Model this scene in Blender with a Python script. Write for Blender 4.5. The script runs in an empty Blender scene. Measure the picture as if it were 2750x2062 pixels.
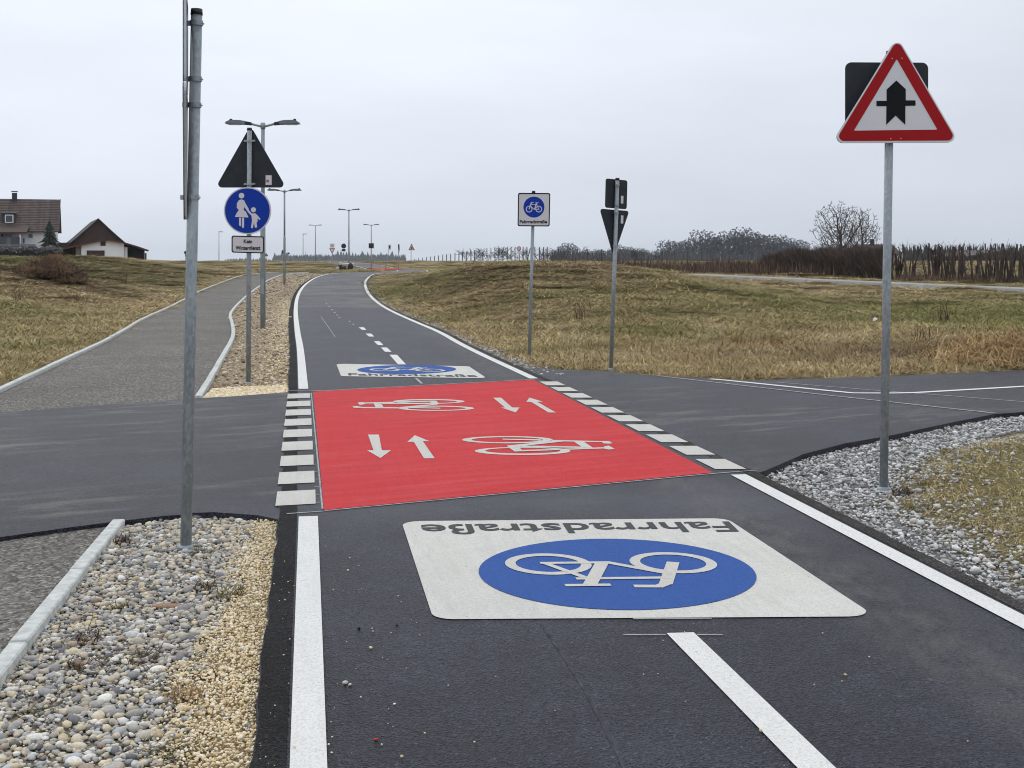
import bpy, bmesh, math, random
import numpy as np
from mathutils import Vector, Matrix, noise as mnoise

random.seed(7)
RNG = np.random.default_rng(7)
S = bpy.context.scene
COL = S.collection
R = math.radians

# ------------------------------------------------------------------ camera, sky, sun, exposure
F, CX, HY, H = 3300.0, 1375.0, 690.0, 1.65          # focal (px of the photograph), centre column, horizon row, eye height
cam = bpy.data.cameras.new("camera")
cam.sensor_width = 36.0
cam.lens = F / 2750.0 * 36.0
cam.shift_y = (HY - 1031.0) / 2750.0
cam.clip_start, cam.clip_end = 0.1, 6000
camo = bpy.data.objects.new("camera", cam)
camo.location = (0, 0, H)
camo.rotation_euler = (R(90), 0, 0)
COL.objects.link(camo)
S.camera = camo

world = bpy.data.worlds.new("World")
S.world = world
world.use_nodes = True
SUN_EL, SUN_AZ = R(52), R(-35)                       # azimuth measured from +Y towards +X
def build_sky():
    nt = world.node_tree
    N, L = nt.nodes, nt.links
    N.clear()
    out = N.new("ShaderNodeOutputWorld")
    bg = N.new("ShaderNodeBackground"); bg.inputs["Strength"].default_value = 0.1
    sky = N.new("ShaderNodeTexSky"); sky.sky_type = 'NISHITA'; sky.sun_disc = False
    sky.sun_elevation = SUN_EL; sky.sun_rotation = SUN_AZ
    sky.dust_density = 4.0
    tc = N.new("ShaderNodeTexCoord")
    sep = N.new("ShaderNodeSeparateXYZ"); L.new(tc.outputs["Generated"], sep.inputs[0])
    ramp = N.new("ShaderNodeValToRGB")               # cloud deck: brighter overhead than at the horizon
    e = ramp.color_ramp.elements
    e[0].position = 0.0; e[0].color = (0.625, 0.68, 0.765, 1)
    e[1].position = 1.0; e[1].color = (1.0, 1.04, 1.10, 1)
    m = ramp.color_ramp.elements.new(0.10); m.color = (0.695, 0.745, 0.835, 1)
    m = ramp.color_ramp.elements.new(0.22); m.color = (0.80, 0.845, 0.925, 1)
    m = ramp.color_ramp.elements.new(0.5); m.color = (0.90, 0.94, 1.01, 1)
    L.new(sep.outputs["Z"], ramp.inputs[0])
    mp = N.new("ShaderNodeMapping"); mp.inputs["Scale"].default_value = (1, 1, 4.5)
    L.new(tc.outputs["Generated"], mp.inputs[0])
    no = N.new("ShaderNodeTexNoise"); no.inputs["Scale"].default_value = 2.3; no.inputs["Detail"].default_value = 5
    L.new(mp.outputs[0], no.inputs["Vector"])
    mr = N.new("ShaderNodeMapRange"); mr.inputs["From Min"].default_value = 0.3; mr.inputs["From Max"].default_value = 0.7
    mr.inputs["To Min"].default_value = 9.4; mr.inputs["To Max"].default_value = 10.9
    L.new(no.outputs["Fac"], mr.inputs["Value"])
    mul = N.new("ShaderNodeVectorMath"); mul.operation = 'SCALE'
    L.new(ramp.outputs["Color"], mul.inputs[0]); L.new(mr.outputs[0], mul.inputs["Scale"])
    dt = N.new("ShaderNodeVectorMath"); dt.operation = 'DOT_PRODUCT'; dt.inputs[1].default_value = (math.sin(SUN_AZ), math.cos(SUN_AZ), 0.0)
    L.new(tc.outputs["Generated"], dt.inputs[0])
    mg = N.new("ShaderNodeMapRange"); mg.interpolation_type = 'SMOOTHSTEP'; mg.inputs["From Min"].default_value = 0.45; mg.inputs["From Max"].default_value = 1.0
    mg.inputs["To Min"].default_value = 0.98; mg.inputs["To Max"].default_value = 1.17
    L.new(dt.outputs["Value"], mg.inputs["Value"])
    mm = N.new("ShaderNodeMath"); mm.operation = 'MULTIPLY'; L.new(mr.outputs[0], mm.inputs[0]); L.new(mg.outputs[0], mm.inputs[1])
    L.new(mm.outputs[0], mul.inputs["Scale"])
    mix = N.new("ShaderNodeMix"); mix.data_type = 'RGBA'; mix.inputs["Factor"].default_value = 0.94
    L.new(sky.outputs[0], mix.inputs["A"]); L.new(mul.outputs[0], mix.inputs["B"])
    L.new(mix.outputs["Result"], bg.inputs["Color"]); L.new(bg.outputs[0], out.inputs["Surface"])
build_sky()

sun = bpy.data.lights.new("sun", 'SUN')
sun.energy = 0.7; sun.angle = R(35); sun.color = (1.0, 0.97, 0.92)
suno = bpy.data.objects.new("sun", sun)
sd = Vector((math.sin(SUN_AZ) * math.cos(SUN_EL), math.cos(SUN_AZ) * math.cos(SUN_EL), math.sin(SUN_EL)))
suno.rotation_euler = sd.to_track_quat('Z', 'Y').to_euler()
suno.location = (0, 0, 60)
COL.objects.link(suno)

S.view_settings.view_transform = 'Standard'
S.view_settings.look = 'None'
S.view_settings.exposure = 0.0
S.view_settings.gamma = 1.0
S.view_settings.use_curve_mapping = False
S.cycles.filter_width = 1.05
S.cycles.max_bounces = 6
S.cycles.diffuse_bounces = 3
S.cycles.glossy_bounces = 2
S.cycles.transparent_max_bounces = 8
S.cycles.volume_bounces = 1

# ------------------------------------------------------------------ materials
def new_mat(name):
    m = bpy.data.materials.new(name); m.use_nodes = True
    nt = m.node_tree
    b = nt.nodes["Principled BSDF"]
    return m, nt, b

class NB:
    """small node helper"""
    def __init__(s, nt): s.nt, s.N, s.L = nt, nt.nodes, nt.links
    def link(s, a, b): s.L.new(a, b)
    def pos(s): return s.N.new("ShaderNodeNewGeometry").outputs["Position"]
    def obj(s): return s.N.new("ShaderNodeTexCoord").outputs["Object"]
    def scale(s, v, sc):
        n = s.N.new("ShaderNodeMapping"); n.inputs["Scale"].default_value = sc; s.link(v, n.inputs[0]); return n.outputs[0]
    def rotscale(s, v, rz, sc):
        n = s.N.new("ShaderNodeMapping"); n.vector_type = 'POINT'; n.inputs["Rotation"].default_value = (0, 0, rz)
        s.link(v, n.inputs[0])
        return s.scale(n.outputs[0], sc)
    def noise(s, v, scale, detail=3, rough=0.55):
        n = s.N.new("ShaderNodeTexNoise"); n.inputs["Scale"].default_value = scale; n.inputs["Detail"].default_value = detail
        n.inputs["Roughness"].default_value = rough
        s.link(v, n.inputs["Vector"]); return n.outputs["Fac"]
    def voro(s, v, scale, out="Distance"):
        n = s.N.new("ShaderNodeTexVoronoi"); n.inputs["Scale"].default_value = scale; s.link(v, n.inputs["Vector"]); return n.outputs[out]
    def ramp(s, f, stops):
        n = s.N.new("ShaderNodeValToRGB"); cr = n.color_ramp
        while len(cr.elements) > 1: cr.elements.remove(cr.elements[-1])
        for i, (p, c) in enumerate(stops):
            e = cr.elements[0] if i == 0 else cr.elements.new(p)
            e.position = p
            e.color = (c, c, c, 1) if isinstance(c, (int, float)) else (*c, 1)
        s.link(f, n.inputs[0]); return n.outputs["Color"]
    def mix(s, f, a, b, mode='MIX'):
        n = s.N.new("ShaderNodeMix"); n.data_type = 'RGBA'; n.blend_type = mode
        for inp, v in ((n.inputs["Factor"], f), (n.inputs["A"], a), (n.inputs["B"], b)):
            if isinstance(v, bpy.types.NodeSocket): s.link(v, inp)
            elif isinstance(v, tuple): inp.default_value = (*v, 1)
            else: inp.default_value = v
        return n.outputs["Result"]
    def math(s, op, a, b=0.0, clamp=False):
        n = s.N.new("ShaderNodeMath"); n.operation = op; n.use_clamp = clamp
        for inp, v in ((n.inputs[0], a), (n.inputs[1], b)):
            if isinstance(v, bpy.types.NodeSocket): s.link(v, inp)
            else: inp.default_value = v
        return n.outputs[0]
    def bump(s, h, strength, dist, bsdf):
        n = s.N.new("ShaderNodeBump"); n.inputs["Strength"].default_value = strength; n.inputs["Distance"].default_value = dist
        s.link(h, n.inputs["Height"]); s.link(n.outputs[0], bsdf.inputs["Normal"])

def plain(name, col, rough=0.6, metal=0.0, var=0.12, scale=6.0, spec=0.5):
    m, nt, b = new_mat(name); n = NB(nt)
    f = n.noise(n.pos(), scale, 4)
    lo = tuple(c * (1 - var) for c in col); hi = tuple(min(1, c * (1 + var)) for c in col)
    n.link(n.ramp(f, [(0.3, lo), (0.7, hi)]), b.inputs["Base Color"])
    b.inputs["Roughness"].default_value = rough; b.inputs["Metallic"].default_value = metal
    b.inputs["Specular IOR Level"].default_value = spec
    return m

def asphalt(name, base=(0.022, 0.024, 0.033), dusty=0.0, streak=None, rough=0.46):
    m, nt, b = new_mat(name); n = NB(nt); p = n.pos()
    big = n.noise(p, 0.7, 6, 0.65); mid = n.noise(p, 5, 4, 0.7)
    c = n.ramp(big, [(0.30, tuple(x * 0.70 for x in base)), (0.50, base), (0.72, tuple(x * 1.9 for x in base))])
    c = n.mix(n.ramp(mid, [(0.42, 0.0), (0.75, 0.45)]), c, tuple(x * 1.7 for x in base))
    cell = n.voro(p, 120, "Color")
    g = n.ramp(cell, [(0.0, 0.2), (0.5, 0.85), (0.88, 1.9), (1.0, 4.5)])
    c = n.mix(1.0, c, g, 'MULTIPLY')
    lt = n.ramp(n.voro(p, 46, "Distance"), [(0.0, 1.0), (0.055, 1.0), (0.075, 0.0)])       # sparse pale grains
    sel = n.ramp(n.voro(p, 46, "Color"), [(0.90, 0.0), (0.93, 1.0)])
    c = n.mix(n.math('MULTIPLY', n.math('MULTIPLY', lt, sel), 0.55), c, (0.36, 0.33, 0.29))
    dk = n.ramp(n.voro(p, 11, "Distance"), [(0.0, 1.0), (0.10, 1.0), (0.13, 0.0)])          # open pores
    sel2 = n.ramp(n.voro(p, 11, "Color"), [(0.80, 0.0), (0.84, 1.0)])
    c = n.mix(n.math('MULTIPLY', dk, sel2), c, (0.008, 0.008, 0.009))
    if streak is not None:
        q = n.rotscale(p, streak, (0.7, 3.4, 1))
        s1 = n.ramp(n.noise(q, 1.1, 7, 0.72), [(0.50, 0.0), (0.70, 1.0)])
        s2 = n.ramp(n.noise(n.rotscale(p, streak, (0.12, 0.55, 1)), 1.0, 2), [(0.42, 0.0), (0.62, 1.0)])
        f = n.math('MULTIPLY', n.math('MULTIPLY', s1, s2), 0.62)
        c = n.mix(f, c, (0.27, 0.25, 0.215))
    if name == 'road_asphalt':                        # scuffed pale area and brownish dirt along the right edge, wheel paths
        sx = n.N.new('ShaderNodeSeparateXYZ'); n.link(p, sx.inputs[0])
        u = n.math('ADD', sx.outputs[0], n.math('MULTIPLY', sx.outputs[1], 0.163))
        e1 = n.ramp(n.math('ADD', u, n.math('MULTIPLY', n.noise(p, 2.0, 5, 0.7), 0.7)), [(0.0, 0.0), (1.0, 0.0)])
        w = n.math('SUBTRACT', 1.0, n.math('ABSOLUTE', n.math('MULTIPLY', n.math('SUBTRACT', u, 2.72), 2.4)), True)
        f = n.math('MULTIPLY', w, n.ramp(n.noise(n.rotscale(p, R(9.3), (2.2, 0.9, 1)), 3.0, 7, 0.75), [(0.40, 0.0), (0.72, 0.75)]))
        c = n.mix(f, c, (0.135, 0.122, 0.108))
        w2 = n.math('SUBTRACT', 1.0, n.math('ABSOLUTE', n.math('MULTIPLY', n.math('SUBTRACT', sx.outputs[1], 8.3), 1.0)), True)
        c = n.mix(n.math('MULTIPLY', w2, n.ramp(n.noise(p, 1.7, 6, 0.7), [(0.30, 0.15), (0.7, 0.8)])), c, (0.085, 0.087, 0.10))
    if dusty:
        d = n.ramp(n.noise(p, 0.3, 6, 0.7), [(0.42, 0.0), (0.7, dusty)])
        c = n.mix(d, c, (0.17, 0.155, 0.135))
    n.link(c, b.inputs["Base Color"])
    b.inputs["Roughness"].default_value = rough; b.inputs["Specular IOR Level"].default_value = 0.16
    h = n.math('ADD', n.voro(p, 120), n.math('MULTIPLY', n.noise(p, 45, 3, 0.7), 1.2))
    n.bump(h, 0.8, 0.007, b)
    return m

def paint(name, col, dirty=(0.45, 0.43, 0.40), wear=0.35, pits=1.0, tracks=0.0, scuff=None):
    m, nt, b = new_mat(name); n = NB(nt); p = n.pos()
    f = n.noise(p, 2.2, 6, 0.65)
    c = n.mix(n.ramp(f, [(0.38, wear), (0.72, 0.0)]), col, tuple(a * 0.55 + d * 0.45 * a / max(col) for a, d in zip(col, dirty)))
    q = n.rotscale(p, R(-9.3), (9.0, 0.8, 1))
    c = n.mix(n.ramp(n.noise(q, 1.6, 5, 0.7), [(0.45, 0.0), (0.75, 0.22 + tracks)]), c, tuple(x * 0.62 for x in col))
    if scuff:                                          # pale wheel scuffs across the surface
        q2 = n.rotscale(p, R(-27), (0.6, 4.5, 1))
        c = n.mix(n.ramp(n.noise(q2, 1.2, 7, 0.75), [(0.46, 0.0), (0.72, 0.36)]), c, scuff)
        c = n.mix(n.ramp(n.noise(p, 1.1, 5, 0.65), [(0.45, 0.0), (0.75, 0.4)]), c, tuple(x * 0.72 for x in col))
    g = n.noise(p, 85, 4, 0.75)
    c = n.mix(n.ramp(g, [(0.38, 0.55), (0.52, 0.0)]), c, tuple(x * 0.6 for x in col))
    pit = n.ramp(n.voro(p, 30, "Distance"), [(0.0, 1.0), (0.10, 1.0), (0.15, 0.0)])
    sel = n.ramp(n.voro(p, 30, "Color"), [(0.78, 0.0), (0.82, 1.0)])
    c = n.mix(n.math('MULTIPLY', n.math('MULTIPLY', pit, sel), 0.8 * pits), c, (0.07, 0.065, 0.06))
    n.link(c, b.inputs["Base Color"]); b.inputs["Roughness"].default_value = 0.8; b.inputs["Specular IOR Level"].default_value = 0.18
    n.bump(n.math('ADD', g, n.voro(p, 110)), 0.7, 0.004, b)
    return m

def galvanised():
    m, nt, b = new_mat("galvanised_steel"); n = NB(nt); p = n.obj()
    f = n.math('ADD', n.math('MULTIPLY', n.noise(n.scale(p, (1, 1, 0.16)), 26, 6, 0.75), 0.65), n.math('MULTIPLY', n.voro(n.scale(p, (1, 1, 0.6)), 60, 'Color'), 0.35))
    c = n.ramp(f, [(0.3, (0.23, 0.27, 0.295)), (0.52, (0.31, 0.35, 0.375)), (0.75, (0.44, 0.465, 0.475))])
    n.link(c, b.inputs["Base Color"])
    b.inputs["Metallic"].default_value = 0.35
    n.link(n.ramp(f, [(0.3, 0.42), (0.7, 0.62)]), b.inputs["Roughness"])
    return m

def patch_colour(n, p, seedscale=1.0):
    """where the meadow is straw, brown or green: the same field for the soil sheet and for the tufts"""
    big = n.noise(p, 0.11, 4, 0.6)
    mid = n.noise(n.scale(p, (1, 1, 1)), 0.55, 4, 0.65)
    c = n.ramp(mid, [(0.30, (0.29, 0.205, 0.105)), (0.47, (0.46, 0.36, 0.185)), (0.68, (0.62, 0.505, 0.295))])
    green = n.ramp(big, [(0.47, 0.0), (0.64, 0.85)])
    sep = n.N.new("ShaderNodeSeparateXYZ"); n.link(p, sep.inputs[0])
    def blob(cx, cy, rx, ry):
        a = n.math('DIVIDE', n.math('SUBTRACT', sep.outputs[0], cx), rx); a = n.math('MULTIPLY', a, a)
        d = n.math('DIVIDE', n.math('SUBTRACT', sep.outputs[1], cy), ry); d = n.math('MULTIPLY', d, d)
        return n.math('SUBTRACT', 1.0, n.math('SQRT', n.math('ADD', a, d)), True)
    nz = n.math('ADD', n.math('MULTIPLY', n.noise(p, 0.9, 4), 1.4), -0.1)
    g2 = n.math('MULTIPLY', n.math('ADD', blob(13, 36, 14, 15), n.math('ADD', blob(-4.5, 52, 4, 8), blob(-30, 62, 16, 26))), nz)
    green = n.math('ADD', green, n.math('MULTIPLY', g2, 1.9), True)
    c = n.mix(n.math('MULTIPLY', green, 0.8), c, (0.185, 0.195, 0.045))
    br = n.math('MULTIPLY', n.math('ADD', blob(1.6, 45, 5, 8), n.math('ADD', blob(-24, 48, 16, 5), blob(6, 21, 5, 3))), nz)
    c = n.mix(n.math('MULTIPLY', br, 0.95, True), c, (0.185, 0.115, 0.070))
    return c

def meadow_soil():
    m, nt, b = new_mat("meadow_soil"); n = NB(nt); p = n.pos()
    c = patch_colour(n, p)
    fine = n.noise(n.scale(p, (1, 2.2, 1)), 7, 6, 0.75)
    c = n.mix(1.0, c, n.ramp(fine, [(0.25, 0.36), (0.5, 0.82), (0.75, 1.2)]), 'MULTIPLY')
    n.link(c, b.inputs["Base Color"]); b.inputs["Roughness"].default_value = 0.95; b.inputs["Specular IOR Level"].default_value = 0.1
    n.bump(n.math('ADD', fine, n.noise(p, 26, 4, 0.7)), 1.0, 0.10, b)
    return m

def tuft_mat(name, mode):
    m, nt, b = new_mat(name); n = NB(nt); p = n.pos()
    if mode == 'field':
        c = patch_colour(n, p)
    else:
        c = n.ramp(n.noise(p, 1.3, 3), [(0.35, mode[0]), (0.65, mode[1])])
    oi = n.N.new("ShaderNodeObjectInfo").outputs["Random"]
    isl = n.N.new("ShaderNodeNewGeometry").outputs["Random Per Island"]
    c = n.mix(1.0, c, n.ramp(oi, [(0.0, 0.72), (1.0, 1.25)]), 'MULTIPLY')
    c = n.mix(1.0, c, n.ramp(isl, [(0.0, (0.36, 0.33, 0.29)), (0.5, (0.92, 0.91, 0.89)), (1.0, (1.5, 1.46, 1.40))]), 'MULTIPLY')
    n.link(c, b.inputs["Base Color"]); b.inputs["Roughness"].default_value = 0.85; b.inputs["Specular IOR Level"].default_value = 0.2
    return m

def stones_mat(name, stops, per_object=False, bump=True):
    m, nt, b = new_mat(name); n = NB(nt)
    r = n.N.new("ShaderNodeObjectInfo").outputs["Random"] if per_object else n.N.new("ShaderNodeNewGeometry").outputs["Random Per Island"]
    c = n.ramp(r, stops)
    c = n.mix(1.0, c, n.ramp(n.noise(n.pos(), 90, 3), [(0.3, 0.8), (0.7, 1.15)]), 'MULTIPLY')
    n.link(c, b.inputs["Base Color"]); b.inputs["Roughness"].default_value = 0.8
    return m

def ground_gravel(name, cols, scale, dark):
    m, nt, b = new_mat(name); n = NB(nt); p = n.pos()
    c = n.ramp(n.voro(p, scale, "Color"), cols)
    d = n.voro(p, scale, "Distance")
    c = n.mix(n.ramp(n.noise(p, 1.1, 4), [(0.45, 0.0), (0.75, 0.6)]), c, dark)
    n.link(c, b.inputs["Base Color"]); b.inputs["Roughness"].default_value = 0.9
    n.bump(n.math('SUBTRACT', 1.0, d), 1.0, 0.02, b)
    return m

def footpath_mat():
    m, nt, b = new_mat("footpath_asphalt"); n = NB(nt); p = n.pos()
    v = n.voro(p, 52, "Color")
    c = n.ramp(v, [(0.0, (0.03, 0.027, 0.024)), (0.4, (0.115, 0.107, 0.095)), (0.82, (0.25, 0.235, 0.21)), (1.0, (0.52, 0.49, 0.45))])
    c = n.mix(1.0, c, n.ramp(n.noise(p, 0.6, 5), [(0.3, 0.82), (0.7, 1.18)]), 'MULTIPLY')
    n.link(c, b.inputs["Base Color"]); b.inputs["Roughness"].default_value = 0.9
    n.bump(n.math('SUBTRACT', 1.0, n.voro(p, 52)), 1.0, 0.014, b)
    return m

def roof_mat(name, a, bcol):
    m, nt, b = new_mat(name); n = NB(nt); p = n.obj()
    c = n.ramp(n.noise(n.scale(p, (1, 1, 0.3)), 2.5, 5, 0.7), [(0.3, a), (0.7, bcol)])
    c = n.mix(1.0, c, n.ramp(n.voro(n.scale(p, (3.4, 0.01, 0.01)), 1.0, "Color"), [(0, 0.7), (1, 1.25)]), 'MULTIPLY')
    n.link(c, b.inputs["Base Color"]); b.inputs["Roughness"].default_value = 0.8
    return m

def glass_mat():
    m, nt, b = new_mat("window_glass")
    b.inputs["Base Color"].default_value = (0.05, 0.06, 0.08, 1); b.inputs["Roughness"].default_value = 0.08
    return m

PEB = [(0.0, (0.13, 0.13, 0.135)), (0.15, (0.30, 0.30, 0.30)), (0.36, (0.48, 0.45, 0.39)), (0.56, (0.72, 0.62, 0.44)),
       (0.66, (0.46, 0.37, 0.24)), (0.74, (0.42, 0.44, 0.47)), (0.90, (0.84, 0.81, 0.73)), (1.0, (0.26, 0.17, 0.11))]
M = dict(
    asphalt=asphalt("road_asphalt"), edge=asphalt("edge_asphalt", (0.014, 0.0135, 0.0145), rough=0.85),
    edge_r=asphalt("brown_edge_asphalt", (0.045, 0.040, 0.037), rough=0.85),
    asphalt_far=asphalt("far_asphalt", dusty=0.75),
    side=asphalt("side_asphalt", (0.027, 0.028, 0.036), streak=R(-27)), path=footpath_mat(),
    white=paint("white_line_paint", (0.80, 0.80, 0.78), wear=0.15, pits=0.9),
    panel=paint("panel_paint", (0.72, 0.715, 0.67), wear=0.5, pits=0.9, tracks=0.24, scuff=(0.56, 0.55, 0.51)),
    block=paint("block_paint", (0.66, 0.65, 0.61), wear=0.6, pits=0.8, tracks=0.2),
    red=paint("red_paint", (0.62, 0.040, 0.047), dirty=(0.5, 0.3, 0.3), wear=0.7, pits=0.5, tracks=0.12, scuff=(0.66, 0.17, 0.17)),
    blue=paint("blue_paint", (0.035, 0.105, 0.36), dirty=(0.3, 0.3, 0.35), wear=0.6, pits=0.3),
    letter=plain("letter_paint", (0.035, 0.04, 0.045), 0.8),
    seam=plain("asphalt_seam", (0.058, 0.060, 0.068), 0.9, var=0.6, scale=9, spec=.15),
    chalk=plain("chalk_line", (0.34, 0.35, 0.36), 0.9, var=0.4, scale=14),
    galv=galvanised(), cap=plain("black_plastic", (0.012, 0.012, 0.014), 0.5),
    back=plain("sign_back_grey", (0.024, 0.029, 0.036), 0.55, var=0.18, scale=9, spec=.25), rim=plain("sign_rim", (0.50, 0.52, 0.54), 0.45, 0.3),
    sign_white=plain("sign_white", (0.66, 0.66, 0.68), 0.5, var=0.03, scale=2, spec=.15), sign_red=plain("sign_red", (0.34, 0.010, 0.014), 0.5, var=0.04, scale=2, spec=.12),
    sign_blue=plain("sign_blue", (0.008, 0.045, 0.36), 0.5, var=0.04, scale=2, spec=.12), sign_black=plain("sign_black", (0.008, 0.009, 0.012), 0.5, spec=.12),
    concrete=plain("kerb_concrete", (0.54, 0.56, 0.54), 0.85, var=0.22, scale=16), lamp=plain("luminaire_grey", (0.16, 0.175, 0.20), 0.5),
    lens=plain("lamp_lens", (0.55, 0.55, 0.52), 0.3),
    soil=meadow_soil(), tuft=tuft_mat("meadow_blades", 'field'),
    hay=tuft_mat("brown_hay", ((0.11, 0.065, 0.040), (0.25, 0.16, 0.09))), straw=tuft_mat("pale_straw", ((0.36, 0.235, 0.11), (0.55, 0.40, 0.21))),
    weed=tuft_mat("weed_blades", ((0.085, 0.09, 0.028), (0.22, 0.18, 0.08))), dead=tuft_mat("dead_weed", ((0.075, 0.045, 0.032), (0.17, 0.115, 0.075))),
    bramble=tuft_mat("bramble_stalks", ((0.11, 0.074, 0.060), (0.21, 0.15, 0.115))), twig=tuft_mat("hedge_twigs", ((0.060, 0.046, 0.042), (0.125, 0.095, 0.085))),
    hedge_pale=tuft_mat("pale_hedge_leaves", ((0.20, 0.21, 0.23), (0.36, 0.37, 0.39))), hedge_dark=tuft_mat("dark_hedge_leaves", ((0.04, 0.03, 0.028), (0.09, 0.07, 0.06))),
    pebble=stones_mat("pebble_mix", PEB), pebble_one=stones_mat("pebble_single", PEB, True),
    grit=stones_mat("yellow_grit", [(0.0, (0.58, 0.43, 0.22)), (0.30, (0.82, 0.66, 0.40)), (0.7, (0.90, 0.78, 0.55)), (1.0, (0.92, 0.86, 0.72))]),
    chips=stones_mat("grey_chips", [(0.0, (0.10, 0.10, 0.10)), (0.30, (0.38, 0.375, 0.37)), (0.72, (0.62, 0.615, 0.60)), (0.92, (0.85, 0.85, 0.84)), (1.0, (0.45, 0.36, 0.26))]),
    chips_far=stones_mat("tan_pebbles", [(0.0, (0.18, 0.13, 0.09)), (0.35, (0.42, 0.33, 0.23)), (0.7, (0.68, 0.54, 0.36)), (1.0, (0.76, 0.70, 0.6))]),
    bed=ground_gravel("pebble_bed_base", [(0, (0.13, 0.12, 0.10)), (0.5, (0.25, 0.22, 0.17)), (1, (0.38, 0.34, 0.27))], 60, (0.14, 0.10, 0.06)),
    grit_base=ground_gravel("grit_base", [(0, (0.30, 0.20, 0.09)), (0.5, (0.52, 0.38, 0.19)), (1, (0.72, 0.58, 0.36))], 110, (0.36, 0.25, 0.12)),
    bed_grey=ground_gravel("grey_bed_base", [(0, (0.09, 0.09, 0.09)), (0.5, (0.20, 0.20, 0.20)), (1, (0.36, 0.36, 0.36))], 60, (0.16, 0.13, 0.09)),
    bed_tan=ground_gravel("tan_bed_base", [(0, (0.13, 0.09, 0.055)), (0.5, (0.30, 0.23, 0.14)), (1, (0.50, 0.41, 0.28))], 28, (0.17, 0.115, 0.075)),
    wall=plain("white_render", (0.86, 0.87, 0.88), 0.85, var=0.04, scale=0.8), brown=plain("brown_cladding", (0.060, 0.032, 0.026), 0.8, var=0.15, scale=3),
    barn_roof=roof_mat("barn_roof_tiles", (0.045, 0.036, 0.036), (0.075, 0.06, 0.058)), tile=roof_mat("brown_roof_tiles", (0.055, 0.036, 0.032), (0.105, 0.075, 0.068)),
    red_trim=plain("red_brown_trim", (0.085, 0.028, 0.024), 0.7), dark=plain("shaded_interior", (0.012, 0.012, 0.013), 0.9), glass=glass_mat(),  # dark: near-black carrying the shade inside open sheds and the hedge
    frame=plain("white_frame", (0.78, 0.78, 0.78), 0.5, var=0.03), grey_panel=plain("grey_balcony_panel", (0.055, 0.06, 0.075), 0.6), slate=plain("dormer_slate", (0.035, 0.035, 0.04), 0.7),
    bark=plain("tree_bark", (0.060, 0.048, 0.038), 0.9, var=0.3, scale=5), post=plain("fence_post_wood", (0.085, 0.066, 0.055), 0.9, var=0.3, scale=4),
    conifer=plain("conifer_needles", (0.022, 0.032, 0.026), 0.9, var=0.3, scale=0.6), spruce=plain("spruce_needles", (0.022, 0.036, 0.024), 0.9, var=0.35, scale=4),
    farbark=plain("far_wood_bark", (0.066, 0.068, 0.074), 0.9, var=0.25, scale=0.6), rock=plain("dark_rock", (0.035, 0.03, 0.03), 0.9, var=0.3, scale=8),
    rock_tan=plain("tan_rock", (0.36, 0.22, 0.14), 0.9, var=0.3, scale=8), rock_pale=plain("pale_slab", (0.52, 0.52, 0.50), 0.9, var=0.2, scale=5),
    wire=plain("wire", (0.2, 0.2, 0.2), 0.6), gravel_track=plain("track_concrete", (0.33, 0.32, 0.30), 0.9, var=0.2, scale=2),
    litter=plain("white_paper", (0.7, 0.7, 0.7), 0.8), red_chip=plain("red_paint_chip", (0.5, 0.02, 0.02), 0.7), sticker_red=plain("sticker_print", (0.35, 0.12, 0.09), 0.6),
    stone_pale=plain("pale_stone", (0.60, 0.56, 0.48), 0.85, var=0.2, scale=40), black_chip=plain("black_tar_crumb", (0.006, 0.006, 0.007), 0.7),
)

# ------------------------------------------------------------------ object helpers
def tag(o, label=None, cat=None, group=None, kind=None):
    if label: o["label"] = label
    if cat: o["category"] = cat
    if group: o["group"] = group
    if kind: o["kind"] = kind
    return o

def link(name, me, mat=None, parent=None):
    o = bpy.data.objects.new(name, me)
    if mat is not None and len(me.materials) == 0: me.materials.append(mat)
    COL.objects.link(o)
    if parent is not None: o.parent = parent
    return o

def empty(name, loc, label=None, cat=None, group=None, rz=0.0):
    o = bpy.data.objects.new(name, None); COL.objects.link(o)
    o.empty_display_size = 0.2
    o.location = loc; o.rotation_euler = (0, 0, rz)
    return tag(o, label, cat, group)

def copy_tree(root, loc, rz=None, label=None, scale=None):
    r = root.copy(); COL.objects.link(r); r.location = loc
    if rz is not None: r.rotation_euler = (0, 0, rz)
    if scale is not None: r.scale = (scale,) * 3 if isinstance(scale, (int, float)) else scale
    if label: r["label"] = label
    for ch in list(root.children):
        c = ch.copy(); COL.objects.link(c); c.parent = r
        for g in list(ch.children):
            d = g.copy(); COL.objects.link(d); d.parent = c
    return r

def np_mesh(name, V, Fc, smooth=False):
    me = bpy.data.meshes.new(name)
    V = np.asarray(V, dtype=np.float32); Fc = np.asarray(Fc, dtype=np.int32)
    n, k = Fc.shape
    me.vertices.add(len(V)); me.vertices.foreach_set("co", V.ravel())
    me.loops.add(n * k); me.loops.foreach_set("vertex_index", Fc.ravel())
    me.polygons.add(n)
    me.polygons.foreach_set("loop_start", np.arange(0, n * k, k, dtype=np.int32))
    me.polygons.foreach_set("loop_total", np.full(n, k, dtype=np.int32))
    if smooth: me.polygons.foreach_set("use_smooth", np.ones(n, dtype=bool))
    me.update(calc_edges=True); me.validate()
    return me

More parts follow.
